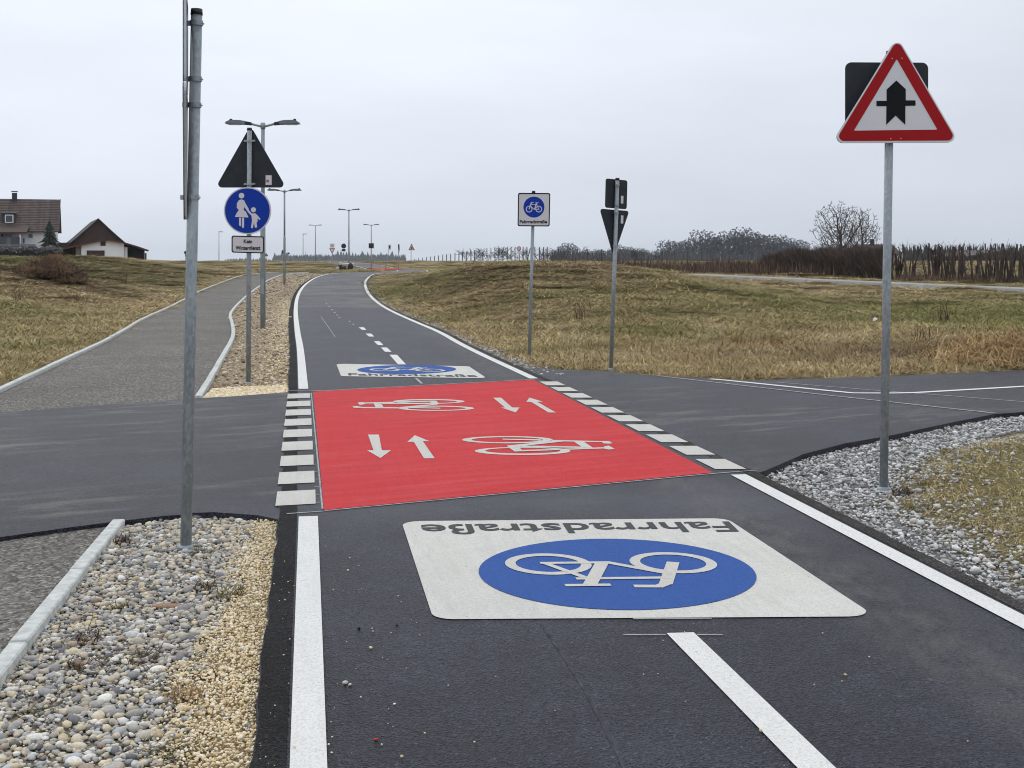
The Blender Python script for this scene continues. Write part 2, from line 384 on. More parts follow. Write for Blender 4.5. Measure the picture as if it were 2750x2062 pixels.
class MB:
    """collects shapes and links them as ONE mesh object"""
    def __init__(s): s.v, s.f = [], []
    def add(s, vs, fs):
        o = len(s.v); s.v += [tuple(p) for p in vs]; s.f += [tuple(i + o for i in f) for f in fs]; return s
    def box(s, c, d, rz=0.0):
        x, y, z = (k / 2 for k in d); cs, sn = math.cos(rz), math.sin(rz)
        vs = []
        for dx, dy, dz in ((-x, -y, -z), (x, -y, -z), (x, y, -z), (-x, y, -z), (-x, -y, z), (x, -y, z), (x, y, z), (-x, y, z)):
            vs.append((c[0] + dx * cs - dy * sn, c[1] + dx * sn + dy * cs, c[2] + dz))
        return s.add(vs, [(3, 2, 1, 0), (4, 5, 6, 7), (0, 1, 5, 4), (1, 2, 6, 5), (2, 3, 7, 6), (3, 0, 4, 7)])
    def tube(s, pts, rad, n=10, caps=True):
        pts = [Vector(p) for p in pts]
        if not hasattr(rad, '__len__'): rad = [rad] * len(pts)
        vs, fs = [], []
        up = None
        for i, p in enumerate(pts):
            d = (pts[min(i + 1, len(pts) - 1)] - pts[max(i - 1, 0)])
            d = d.normalized() if d.length > 1e-9 else Vector((0, 0, 1))
            if up is None:
                a = Vector((0, 1, 0)) if abs(d.y) < 0.9 else Vector((1, 0, 0))
                up = (a - d * a.dot(d)).normalized()
            else:
                up = (up - d * up.dot(d))
                up = up.normalized() if up.length > 1e-6 else d.orthogonal().normalized()
            w = d.cross(up)
            for k in range(n):
                t = 2 * math.pi * k / n
                vs.append(p + (up * math.cos(t) + w * math.sin(t)) * rad[i])
        for i in range(len(pts) - 1):
            for k in range(n):
                a, b = i * n + k, i * n + (k + 1) % n
                fs.append((a, b, b + n, a + n))
        if caps:
            fs.append(tuple(range(n - 1, -1, -1))); fs.append(tuple(range((len(pts) - 1) * n, len(pts) * n)))
        return s.add(vs, fs)
    def prism_xz(s, poly, y0, y1):
        """polygon in x,z extruded from y0 to y1"""
        a = sum(poly[i][0] * poly[(i + 1) % len(poly)][1] - poly[(i + 1) % len(poly)][0] * poly[i][1] for i in range(len(poly)))
        if a < 0: poly = poly[::-1]
        n = len(poly)
        vs = [(x, y0, z) for x, z in poly] + [(x, y1, z) for x, z in poly]
        fs = [tuple(range(n)), tuple(range(2 * n - 1, n - 1, -1))]
        fs += [((i + 1) % n, i, i + n, (i + 1) % n + n) for i in range(n)]
        return s.add(vs, fs)
    def ring_xz(s, outer, inner, y0, y1):
        n = len(outer)
        vs = [(x, y0, z) for x, z in outer] + [(x, y0, z) for x, z in inner] + [(x, y1, z) for x, z in outer] + [(x, y1, z) for x, z in inner]
        fs = []
        for i in range(n):
            j = (i + 1) % n
            fs += [(i, j, n + j, n + i), (2 * n + j, 2 * n + i, 3 * n + i, 3 * n + j), (j, i, 2 * n + i, 2 * n + j), (n + i, n + j, 3 * n + j, 3 * n + i)]
        return s.add(vs, fs)
    def build(s, name, mat, parent=None, smooth=False):
        me = bpy.data.meshes.new(name); me.from_pydata(s.v, [], s.f); me.update()
        bm = bmesh.new(); bm.from_mesh(me); bmesh.ops.recalc_face_normals(bm, faces=bm.faces); bm.to_mesh(me); bm.free()
        if smooth:
            for p in me.polygons: p.use_smooth = len(p.vertices) <= 4
        return link(name, me, mat, parent)

def rounded(poly, r, n=5):
    out = []
    k = len(poly)
    for i in range(k):
        p, a, b = Vector(poly[i]), Vector(poly[i - 1]), Vector(poly[(i + 1) % k])
        u, v = (a - p).normalized(), (b - p).normalized()
        ang = u.angle(v); t = r / math.tan(ang / 2)
        c = p + (u + v).normalized() * (r / math.sin(ang / 2))
        s, e = p + u * t - c, p + v * t - c
        a0, a1 = math.atan2(s.y, s.x), math.atan2(e.y, e.x)
        d = (a1 - a0 + math.pi) % (2 * math.pi) - math.pi
        for j in range(n + 1):
            q = a0 + d * j / n
            out.append((c.x + r * math.cos(q), c.y + r * math.sin(q)))
    return out

def ellipse(cx, cy, rx, ry, n=40): return [(cx + rx * math.cos(2 * math.pi * i / n), cy + ry * math.sin(2 * math.pi * i / n)) for i in range(n)]

# ------------------------------------------------------------------ the lie of the land
def sstep(a, b, x):
    t = np.clip((np.asarray(x, float) - a) / (b - a), 0, 1); return t * t * (3 - 2 * t)
def _table(kn):
    ys = np.arange(-40, 2600, 1.0)
    z = np.interp(ys, [k[0] for k in kn], [k[1] for k in kn])
    w = np.hanning(11); w /= w.sum()
    zz = np.convolve(np.pad(z, 5, mode='edge'), w, mode='valid')
    return ys, zz
BT = _table([(-40, 0), (40, 0), (63, .26), (85, .55), (98, .60), (115, .45), (135, .34), (150, .75), (163, 1.05), (180, 1.0), (2600, 1.65 - .003636 * 2600)])
BR = _table([(-40, 0), (40, 0), (63, .26), (85, .55), (135, .82), (163, .96), (180, 1.0), (2600, 1.65 - .003636 * 2600)])
def b_road(y): return np.interp(y, *BT)
def b_land(x, y):
    w = sstep(-6, 3, x); return np.interp(y, *BT) * (1 - w) + np.interp(y, *BR) * w

def U(px, py, zf=None):
    """photograph pixel on the road level -> ground point (x, y)"""
    zf = zf or b_road
    if py > 830: y = F * H / (py - HY)
    else:
        ys = np.arange(20, 400, 0.25); v = HY + (H - zf(ys)) * F / ys
        i = int(np.argmax(v <= py)); y = float(ys[i])
    return ((px - CX) / F * y, y)
def UL(pts): return [U(*p) for p in pts]

def chaikin(p, k=2):
    for _ in range(k):
        q = [p[0]]
        for a, b in zip(p[:-1], p[1:]):
            q += [(a[0] * .75 + b[0] * .25, a[1] * .75 + b[1] * .25), (a[0] * .25 + b[0] * .75, a[1] * .25 + b[1] * .75)]
        q.append(p[-1]); p = q
    return p
def resample(p, n=None, step=None):
    p = np.asarray(p, float); d = np.r_[0, np.cumsum(np.hypot(*np.diff(p, axis=0).T))]
    if n is None: n = max(2, int(d[-1] / step) + 1)
    t = np.linspace(0, d[-1], n)
    return np.c_[np.interp(t, d, p[:, 0]), np.interp(t, d, p[:, 1])]
def offset(p, d):
    p = np.asarray(p, float); t = np.gradient(p, axis=0); t /= np.maximum(np.hypot(*t.T), 1e-9)[:, None]
    return p + np.c_[t[:, 1], -t[:, 0]] * d            # positive = to the right of travel

# main road edge lines (centres of the white lines), near to far
LL = [(-.6575 + .1659 * 6.97, -3.0)] + [(-.6575, 3.97), (-1.3045, 7.87)] + UL([(815, 1047), (807, 935), (799, 895), (793, 835), (797, 800), (809, 775), (825, 759), (849, 744), (880, 735.5)]) + [(-11.6, 87.4), (-9.6, 89.2), (-8.5, 91.5), (-9.0, 97), (-12, 114), (-14.5, 127), (-17.3, 141), (-21, 152), (-26, 164), (-33, 178)]
RL = [(1.708 + .1586 * 12.34, -3.0), (2.310, 5.545), (1.708, 9.34)] + UL([(1438, 1018.7), (1250, 932), (1183, 892), (1119, 866), (1056, 838), (1013, 813), (991, 792), (981, 771), (980, 756), (990, 744)]) + [(-9.4, 84.0), (-7.9, 85.6), (-6.4, 88), (-6.2, 93), (-8.4, 112), (-11, 126), (-13.6, 140), (-17.5, 153), (-23, 166), (-30, 180)]
def dense(p):
    """straight near part kept as it is, the bends smoothed"""
    k = 4
    return np.array(p[:k - 1] + chaikin(p[k - 1:], 3))
LLd, RLd = dense(LL), dense(RL)
def near_noise(p, amp, fr):
    return np.array([mnoise.noise(Vector((x * fr, y * fr, 3.1))) * amp for x, y in p])
LA = resample(LLd, step=0.12); LA = offset(LA, -0.185); LA[:, 0] += near_noise(LA, 0.022, 2.5) + near_noise(LA, 0.012, 9)
RA = resample(RLd, step=0.12); RA = offset(RA, 0.18); RA[:, 0] += near_noise(RA, 0.018, 2.5) + near_noise(RA, 0.010, 9)

path_l = [(-7.2, 11.5)] + UL([(-150, 1117), (0, 1049), (159, 975), (318, 900), (380, 857), (500, 803), (538, 781), (633, 744), (664, 737)]) + [(-16.0, 92)]
path_r = UL([(525, 1066), (558, 1016), (591, 960), (619, 912), (624, 895), (620, 864), (614, 851), (618, 835), (642, 810), (677, 781), (699, 766), (718, 752), (740, 743), (758, 737)]) + [(-14.3, 92)]
path_l = np.array(chaikin(path_l, 2)); path_r = np.array(chaikin(path_r, 2))
kerb_near = np.array(UL([(318, 1394), (238, 1489), (130, 1625), (20, 1760), (-170, 1995), (-700, 2640)]))

POLY = {}
POLY['road'] = np.r_[LA, RA[::-1]]
POLY['side_left'] = np.array(UL([(-500, 1143), (0, 1106), (300, 1085), (530, 1068), (640, 1062), (790, 1050), (900, 1047), (960, 1385), (764, 1396), (741, 1391), (691, 1381), (633, 1377), (575, 1373), (517, 1375), (484, 1380), (440, 1383), (310, 1398), (200, 1412), (0, 1440), (-500, 1511)]))
POLY['side_right'] = np.array(UL([(1300, 1005), (1405, 989), (1520, 991), (1635, 997), (1798, 1010), (2015, 1020), (2200, 1015), (2366, 1010), (2750, 993), (3300, 970), (3300, 1060), (2750, 1105), (2673, 1110), (2565, 1131), (2395, 1167), (2268, 1189), (2156, 1218), (2060, 1260), (1930, 1300), (1600, 1250)]))
POLY['path_near'] = np.array(UL([(-500, 1509), (0, 1438), (200, 1410), (312, 1394)]) + [tuple(p) for p in kerb_near[1:]] + [(-4.5, 2.0), (-4.5, 6.0)])
POLY['path_far'] = np.r_[path_l, path_r[::-1]]
gl = resample(LA, step=0.4)
bed_far_r = gl[(gl[:, 1] > 15.1) & (gl[:, 1] < 84)]
POLY['bed_near'] = np.array([tuple(p) for p in kerb_near[::-1]] + UL([(440, 1380), (575, 1370), (691, 1378), (764, 1394)]) + [(p[0] + .02, p[1]) for p in LA[(LA[:, 1] < 7.7)][::-1][::6]])
POLY['bed_far'] = np.r_[path_r[:-2], bed_far_r[::-1]]
near_r = RA[(RA[:, 1] < 9.3)]
POLY['bed_right'] = np.array([(p[0] - .02, p[1]) for p in near_r[::6]] + UL([(2060, 1258), (2156, 1217), (2268, 1188), (2395, 1166), (2565, 1130), (2673, 1109), (2750, 1104), (3100, 1078), (2900, 1110), (2620, 1165), (2470, 1200), (2395, 1262), (2350, 1330), (2440, 1345), (2560, 1425), (2750, 1535)]) + [(4.2, 4.5), (3.6, 2.0), (3.4, -3.0)])

def inside(P, poly):
    x, y = P[:, 0], P[:, 1]; r = np.zeros(len(P), bool); q = np.roll(poly, -1, axis=0)
    bb = (x > poly[:, 0].min()) & (x < poly[:, 0].max()) & (y > poly[:, 1].min()) & (y < poly[:, 1].max())
    idx = np.nonzero(bb)[0]
    xs, ys = x[idx], y[idx]; rr = np.zeros(len(idx), bool)
    for (x0, y0), (x1, y1) in zip(poly, q):
        if y0 == y1: continue
        c = ((y0 > ys) != (y1 > ys)) & (xs < (x1 - x0) * (ys - y0) / (y1 - y0) + x0); rr ^= c
    r[idx] = rr; return r
def edge_dist(P, poly, lim=8.0):
    d = np.full(len(P), lim); q = np.roll(poly, -1, axis=0)
    for a, b in zip(poly, q):
        m = (P[:, 0] > min(a[0], b[0]) - lim) & (P[:, 0] < max(a[0], b[0]) + lim) & (P[:, 1] > min(a[1], b[1]) - lim) & (P[:, 1] < max(a[1], b[1]) + lim)
        if not m.any(): continue
        p = P[m]; ab = b - a; t = np.clip(((p - a) @ ab) / max(ab @ ab, 1e-12), 0, 1)
        d[m] = np.minimum(d[m], np.hypot(*(p - a - t[:, None] * ab).T))
    return d
def thin(poly, step=0.5):
    out = [poly[0]]
    for p in poly[1:]:
        if np.hypot(*(p - out[-1])) > step: out.append(p)
    return np.array(out)
THIN = {k: thin(v, 0.45) for k, v in POLY.items()}
def paved_dist(P, names=None):
    """0 inside any paved or gravelled area, else the distance to it"""
    d = np.full(len(P), 8.0)
    for k in names or THIN:
        dd = edge_dist(P, THIN[k]); dd[inside(P, THIN[k])] = 0.0; d = np.minimum(d, dd)
    return d

XB = np.array([(-7.0, -50)] + [(-7.2, 5), (-7.2, 11.5)] + [tuple(p) for p in path_l if 12 < p[1] < 80] + [(-25, 105), (-46, 165), (-110, 400)])
def land(x, y, pd=None):
    """height of the meadow"""
    x = np.asarray(x, float); y = np.asarray(y, float)
    P = np.c_[x.ravel(), y.ravel()]
    if pd is None: pd = paved_dist(P).reshape(x.shape)
    b = b_land(x, y)
    xb = np.interp(y, XB[:, 1], XB[:, 0])
    hill = (1.57 - b) * sstep(0.3, 10, xb - x) * sstep(20, 58, y) * (1 - sstep(185, 320, y))
    mound = (1.33 - b) * sstep(-7.2, 0.5, x + 0.05 * (y - 50)) * (1 - sstep(2.5, 12.5, x)) * sstep(21, 52, y) * (1 - sstep(58, 84, y))
    bank = 0.25 * sstep(5.5, 9, x) * sstep(17, 21, y) * (1 - sstep(22, 30, y))
    up = (hill + mound + bank) * sstep(0.2, 4.5, pd)
    rough = np.array([mnoise.fractal(Vector((u * .45, v * .45, 0.7)), 1.0, 2.0, 4) for u, v in P]).reshape(x.shape)
    z = b + up + rough * 0.06 * sstep(0.5, 3, pd) * (1 + 2.2 * sstep(20, 60, y))
    return z - 0.075 + 0.075 * sstep(0.0, 0.5, pd)
def zat(x, y): return float(land(np.array([x]), np.array([y]))[0])

def UG(px, py, y0=12.0):
    ys = np.arange(y0, 130, .4); z = land((px - CX) / F * ys, ys); v = HY + (H - z) * F / ys
    y = float(ys[int(np.argmax(v <= py))]); return ((px - CX) / F * y, y)
def growing(a, b, s0, g):
    out = [a]; s = s0
    while out[-1] < b: out.append(out[-1] + s); s *= g
    return out
gx = np.array(sorted(set([-v for v in growing(11.3, 1150, 0.34, 1.10)] + list(np.arange(-11, 11.01, 0.3)) + growing(11.3, 1150, 0.34, 1.10))))
gy = np.array(list(np.arange(-6, 28, 0.3)) + list(np.arange(28, 92, 0.8)) + list(np.arange(92, 190, 3.0)) + growing(190, 2300, 5, 1.12))
GX, GY = np.meshgrid(gx, gy)
GP = np.c_[GX.ravel(), GY.ravel()]
gpd = paved_dist(GP).reshape(GX.shape)
GZ = land(GX, GY, gpd)
nx, ny = len(gx), len(gy)
idx = np.arange(nx * ny).reshape(ny, nx)
quads = np.c_[idx[:-1, :-1].ravel(), idx[:-1, 1:].ravel(), idx[1:, 1:].ravel(), idx[1:, :-1].ravel()]
terrain = link("meadow_ground", np_mesh("meadow_ground", np.c_[GP, GZ.ravel()], quads, True), M['soil'])
tag(terrain, kind='structure')

def ribbon(name, A, B, zoff, mat, parent=None, cross=1, skirt=0.0, zf=b_road, n=None):
    n = n or max(len(A), len(B))
    A, B = resample(A, n), resample(B, n)
    V, Fc = [], []
    k = cross + 1
    for i in range(n):
        for j in range(k):
            t = j / cross; x, y = A[i] * (1 - t) + B[i] * t; V.append((x, y, float(zf(y)) + zoff))
    for i in range(n - 1):
        for j in range(cross):
            a = i * k + j; Fc.append((a, a + 1, a + k + 1, a + k))
    if skirt:
        base = len(V)
        for i in range(n):
            for s, e in ((0, A[i]), (cross, B[i])):
                v = V[i * k + s]; V.append((v[0] + (-.03 if s == 0 else .03), v[1], v[2] - skirt))
        for i in range(n - 1):
            Fc += [(i * k, (i + 1) * k, base + 2 * i + 2, base + 2 * i), (i * k + cross, base + 2 * i + 1, base + 2 * i + 3, (i + 1) * k + cross)]
    me = np_mesh(name, V, Fc)
    return link(name, me, mat, parent)

def sheet(name, pts, z, mat, parent=None, skirt=0.0):
    """flat polygon on the ground with an optional edge going down"""
    pts = [tuple(p) for p in pts]
    V = [(x, y, float(b_road(y)) + z) for x, y in pts]; n = len(V); Fc = [tuple(range(n))]
    if skirt:
        V += [(x, y, zz - skirt) for x, y, zz in V]; Fc += [(i, (i + 1) % n, (i + 1) % n + n, i + n) for i in range(n)]
    me = bpy.data.meshes.new(name); me.from_pydata(V, [], Fc); me.update()
    bm = bmesh.new(); bm.from_mesh(me)
    big = [f for f in bm.faces if len(f.verts) > 4]
    bmesh.ops.triangulate(bm, faces=big)
    bmesh.ops.recalc_face_normals(bm, faces=bm.faces)
    if sum(f.normal.z for f in bm.faces) < 0: bmesh.ops.reverse_faces(bm, faces=bm.faces)
    bm.to_mesh(me); bm.free()
    return link(name, me, mat, parent)

# ------------------------------------------------------------------ paved surfaces
k1 = int(np.argmax(LA[:, 1] > 40)); k2 = int(np.argmax(RA[:, 1] > 40))
road = ribbon("road", LA[:k1 + 1], RA[:k2 + 1], 0.0, M['asphalt'], cross=4, skirt=0.12, n=420)
tag(road, kind='structure')
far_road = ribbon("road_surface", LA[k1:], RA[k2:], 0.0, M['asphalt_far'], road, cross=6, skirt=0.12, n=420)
strip = lambda A, d0, d1: (offset(A, d0), offset(A, d1))
edge_l = ribbon("asphalt_edge", LA + np.array((.002, 0)), offset(resample(LLd, n=len(LA)), -0.072), 0.002, M['edge'], road)
edge_r = ribbon("asphalt_edge", offset(resample(RLd, n=len(RA)), 0.085), RA - np.array((.002, 0)), 0.002, M['edge_r'], road)
side_left = sheet("side_road", POLY['side_left'], -0.005, M['side'], skirt=0.09); tag(side_left, kind='structure')
side_right = sheet("side_road", POLY['side_right'], -0.005, M['side'], skirt=0.09); tag(side_right, kind='structure')
path_near = sheet("footpath", POLY['path_near'], -0.03, M['path']); tag(path_near, kind='structure')
path_far = ribbon("footpath", path_l, path_r, -0.02, M['path'], cross=3, n=120); tag(path_far, kind='structure')
bed_near = sheet("gravel_bed", POLY['bed_near'], -0.052, M['bed']); tag(bed_near, kind='structure')
bed_far = ribbon("gravel_bed", path_r[:-2], bed_far_r, -0.05, M['bed_tan'], cross=4, n=120); tag(bed_far, kind='structure')
bed_right = sheet("gravel_bed", POLY['bed_right'], -0.071, M['bed_grey']); tag(bed_right, kind='structure')
sh = resample(RLd, step=0.4); sh = sh[(sh[:, 1] > 16.9) & (sh[:, 1] < 80)]
shoulder = ribbon("gravel_shoulder", offset(sh, 0.16), offset(sh, 0.55), -0.02, M['bed_grey']); tag(shoulder, kind='structure')
tl = [U(1760, 741.0, lambda y: b_land(np.full_like(y, 9.0), y)), U(1900, 745, lambda y: b_land(np.full_like(y, 9.0), y)), U(2370, 767, lambda y: b_land(np.full_like(y, 9.0), y)), U(2750, 785, lambda y: b_land(np.full_like(y, 9.0), y)), U(3300, 812, lambda y: b_land(np.full_like(y, 9.0), y))]
tl = resample(tl, step=1.0)
track = ribbon("farm_track", offset(tl, -.85), offset(tl, .85), 0.17, M['gravel_track'], zf=lambda y: float(b_land(12.0, y)), skirt=0.3); tag(track, kind='structure')

# kerb stones, one by one
kb = MB()
kb.add([(-.04, -.492, -.15), (.04, -.492, -.15), (.04, .492, -.15), (-.04, .492, -.15),
        (-.04, -.492, -.008), (.04, -.492, -.008), (.04, .492, -.008), (-.04, .492, -.008),
        (-.033, -.488, 0), (.033, -.488, 0), (.033, .488, 0), (-.033, .488, 0)],
       [(0, 1, 5, 4), (1, 2, 6, 5), (2, 3, 7, 6), (3, 0, 4, 7), (4, 5, 9, 8), (5, 6, 10, 9), (6, 7, 11, 10), (7, 4, 8, 11), (8, 9, 10, 11)])
k0 = kb.build("kerb_stone", M['concrete'], path_near)
def kerbs(line, parent, ztop, first=None, shift=0.0, maxy=1e9):
    p = np.asarray(line, float); d = np.r_[0, np.cumsum(np.hypot(*np.diff(p, axis=0).T))]
    n = int(d[-1]); o = first
    for i in range(n):
        t0, t1 = i * d[-1] / n, (i + 1) * d[-1] / n
        a = np.array([np.interp(t, d, p[:, 0]) for t in (t0, t1)]); c = np.array([np.interp(t, d, p[:, 1]) for t in (t0, t1)])
        if c.mean() > maxy: break
        q = o if (o is not None and i == 0) else k0.copy()
        if q is not o: COL.objects.link(q)
        q.parent = parent
        ya, yb = float(b_road(c[0])), float(b_road(c[1])); L = math.hypot(a[1] - a[0], c[1] - c[0])
        q.location = (a.mean() + shift, c.mean(), (ya + yb) / 2 + ztop + random.uniform(-.004, .004))
        q.rotation_euler = (math.atan2(yb - ya, L), 0, math.atan2(-(a[1] - a[0]), c[1] - c[0]) + random.uniform(-.006, .006))
        q.scale = (1, L, 1)
kerbs(resample(kerb_near, step=0.1), path_near, 0.004, k0)
kerbs(resample(offset(path_r, 0.03), step=0.2), path_far, 0.02, maxy=88)
kerbs(resample(offset(path_l, -0.02), step=0.2), path_far, 0.03, maxy=88)

# ------------------------------------------------------------------ painted markings
ZM = 0.004
def pxpoly(pts, org=(0, 0), sc=1.0): return [U(org[0] + x / sc, org[1] + y / sc) for x, y in pts]
def decal(name, pts, z, mat, parent): return sheet(name, pts, z, mat, parent)
def line_strip(name, line, y0, y1, mat=None):
    L = resample(line, step=0.15); L = L[(L[:, 1] >= y0) & (L[:, 1] <= y1)]
    return ribbon(name, offset(L, -.06), offset(L, .06), ZM, mat or M['white'], road)
i97 = int(np.argmax(LLd[:, 1] > 96)); j97 = int(np.argmax(RLd[:, 1] > 96))
line_strip("edge_line", LLd, -3, 7.86); line_strip("edge_line", RLd, -3, 9.34)
line_strip("edge_line", LLd[:i97 + 1], 15.28, 300); line_strip("edge_line", RLd[:j97 + 1], 16.58, 300)
line_strip("edge_line", LLd[i97:], 90, 300); line_strip("edge_line", RLd[j97:], 90, 300)
dashes = [[(1790, 1702), (1863, 1700), (2242, 2062), (2420, 2232), (2310, 2232), (2139, 2062)], [(1046, 953), (1066, 953), (1090.5, 979), (1069, 979)],
          [(1023, 933.4), (1039, 933.4), (1051.6, 945), (1034, 945)], [(1004, 916.6), (1019, 916.6), (1030, 927), (1015, 927)],
          [(982, 896), (997, 896), (1005, 904), (991, 904)], [(963, 879), (977, 879), (983.6, 886), (972.5, 886)]]
for d in dashes: decal("centre_dash", pxpoly(d), ZM, M['white'], road)
for (x, y) in ((873, 815), (880, 822), (888, 831), (895, 838), (902, 845), (908, 852), (935, 862), (945, 870)):       # faint rubbed-out dashes
    decal("worn_dash", pxpoly([(x, y), (x + 5, y), (x + 7, y + 2.2), (x + 2, y + 2.2)]), ZM, M['chalk'], road)
red = decal("crossing_surface", pxpoly([(870, 1371), (1915, 1270), (1432.5, 1020.5), (841, 1052)]), ZM, M['red'], road)
red["label"] = "red painted crossing with bicycle symbols and arrows"
def block(cx, cy, w, l, slope, dirx):
    x, y = U(cx, cy); dx, dy = dirx
    P = []
    for a, c in ((-1, -1), (1, -1), (1, 1), (-1, 1)):
        P.append((x + a * w / 2 + c * l / 2 * dx, y + a * w / 2 * slope + c * l / 2 * dy))
    return P
dirr = (-.163, .9866)
for j in range(9):
    a, b_ = U(795, 1337), U(802.4, 1063.5); t = j / 8
    x, y = a[0] * (1 - t) + b_[0] * t, a[1] * (1 - t) + b_[1] * t
    P = [(x + p * .128 + q * .25 * dirr[0], y + p * .128 * .28 + q * .25 * dirr[1]) for p, q in ((-1, -1), (1, -1), (1, 1), (-1, 1))]
    decal("block_marking", P, ZM, M['block'], road)
for j in range(10):
    a, b_ = U(1934, 1246.6), U(1483, 1030); t = j / 9
    x, y = a[0] * (1 - t) + b_[0] * t, a[1] * (1 - t) + b_[1] * t
    P = [(x + p * .122 + q * .24 * dirr[0] * 1.1, y + p * .122 * .03 + q * .24 * dirr[1]) for p, q in ((-1, -1), (1, -1), (1, 1), (-1, 1))]
    decal("block_marking", P, ZM, M['block'], road)
def px_line(name, pts, w, mat=None, z=ZM + .001, parent=road):
    A = np.array(UL(pts)); A = resample(A, step=0.25); ribbon(name, offset(A, -w / 2), offset(A, w / 2), z, mat or M['chalk'], parent)
px_line("chalk_line", [(770, 1381), (868, 1374)], .018); px_line("chalk_line", [(872, 1373), (1915, 1272.5), (2030, 1264)], .018)
px_line("chalk_line", [(1674, 1706.5), (1788, 1706.5)], .012); px_line("chalk_line", [(1872, 1706.5), (1940, 1706.5)], .012)
px_line("chalk_line", [(770, 1049.5), (842, 1051), (1436, 1019)], .03); px_line("chalk_line", [(836, 1056), (866, 1368)], .012)
px_line("chalk_line", [(1117, 1016), (1133, 1031)], .035); px_line("chalk_line", [(1700, 1664), (1912, 1663)], .010)
for j in range(18):
    y = 1062 + (1352 - 1062) * (j / 17) ** 1.25
    px_line("chalk_line", [(832 + j * .85, y - 1.2), (843 + j * 1.3, y - 2)], .012)
px_line("chalk_line", [(862, 850), (900, 905)], .016)
px_line("seam_line", [(1452, 1675), (1500, 1745), (1560, 1835), (1640, 1985), (1700, 2120)], .011, M['seam'], .0015)
# side road lines
px_line("edge_line", [(1906, 1017), (1950, 1020.5), (2221, 1048), (2294, 1055), (2438, 1055), (2750, 1037), (3300, 1008)], .10, M['white'], 0.0, side_right)
px_line("joint_line", [(1762, 1008), (2200, 1058), (2366, 1076), (2673, 1109)], .05, M['chalk'], 0.0, side_right)
px_line("joint_line", [(2087, 1026), (2366, 1048.5), (2560, 1063), (2760, 1079)], .035, M['chalk'], -0.0008, side_right)

# arrows and bicycle symbols on the red surface
ARR = [[(797, 605), (878, 605), (900, 722), (968, 722), (890, 780), (790, 722), (838, 722)], [(1145, 610), (1255, 655), (1205, 655), (1293, 782), (1213, 782), (1138, 660), (1088, 660)],
       [(1727, 330), (1785, 330), (1868, 403), (1922, 403), (1895, 440), (1785, 403), (1815, 403)], [(1995, 330), (2100, 360), (2052, 360), (2192, 440), (2138, 440), (2010, 362), (1972, 362)]]
for a in ARR: decal("direction_arrow", pxpoly(a, (700, 950), 2.765), ZM + .003, M['block'], red)
def red_bike(org, sc, rings, polys):
    V, Fc = [], []
    def put(world, faces, dz):
        o = len(V); V.extend((x, y, ZM + .003 + dz) for x, y in world); Fc.extend(tuple(i + o for i in f) for f in faces)
    for (cx, cy, rx, ry, ix, iy, jx, jy) in rings:
        n = 48; O = pxpoly(ellipse(cx, cy, rx, ry, n), org, sc); I = pxpoly(ellipse(ix, iy, jx, jy, n), org, sc)
        put(O + I, [(i, (i + 1) % n, (i + 1) % n + n, i + n) for i in range(n)], 0)
    for k, p in enumerate(polys): put(pxpoly(p, org, sc), [tuple(range(len(p)))], .00015 * (k + 1))
    me = bpy.data.meshes.new("bicycle_symbol"); me.from_pydata(V, [], Fc); me.update()
    bm = bmesh.new(); bm.from_mesh(me)
    for f in bm.faces:
        f.normal_update()
        if f.normal.z < 0: f.normal_flip()
    bm.to_mesh(me); bm.free()
    return link("bicycle_symbol", me, M['block'], red)
red_bike((900, 1030), 5.53, [(1393, 273, 530, 35, 1390, 276, 420, 22), (1505, 375, 560, 38, 1510, 376, 430, 25)],
         [[(335, 290), (400, 284), (455, 292), (445, 312), (400, 322), (360, 322)], [(258, 348), (320, 343), (385, 352), (410, 368), (330, 372), (275, 366)],
          [(445, 290), (880, 279), (880, 299), (445, 306)], [(385, 357), (955, 362), (955, 379), (390, 375)], [(570, 304), (685, 304), (722, 366), (606, 366)],
          [(690, 297), (1420, 296), (1420, 314), (700, 312)], [(950, 360), (1500, 310), (1525, 322), (1000, 377)], [(1395, 268), (1500, 264), (1552, 316), (1440, 320)],
          [(970, 272), (1480, 262), (1480, 277), (980, 290)], [(1080, 358), (1562, 370), (1562, 383), (1100, 373)]])
red_bike((1230, 1150), 4.916, [(652, 161, 598, 48, 650, 161, 470, 34), (853, 310, 632, 53, 855, 306, 495, 38)],
         [[(1905, 178), (1990, 178), (2042, 207), (1990, 213), (1910, 209)], [(1930, 249), (1990, 239), (2072, 283), (1990, 291), (1930, 281)],
          [(1240, 164), (1910, 180), (1910, 194), (1240, 181)], [(1300, 284), (1940, 261), (1940, 277), (1300, 300)], [(1520, 180), (1650, 180), (1782, 268), (1650, 268)],
          [(640, 240), (1340, 169), (1420, 183), (680, 263)], [(780, 238), (1650, 254), (1650, 271), (800, 257)], [(650, 254), (790, 244), (862, 315), (750, 319)],
          [(840, 299), (1350, 284), (1350, 299), (850, 317)], [(590, 149), (1100, 158), (1100, 175), (590, 161)]])

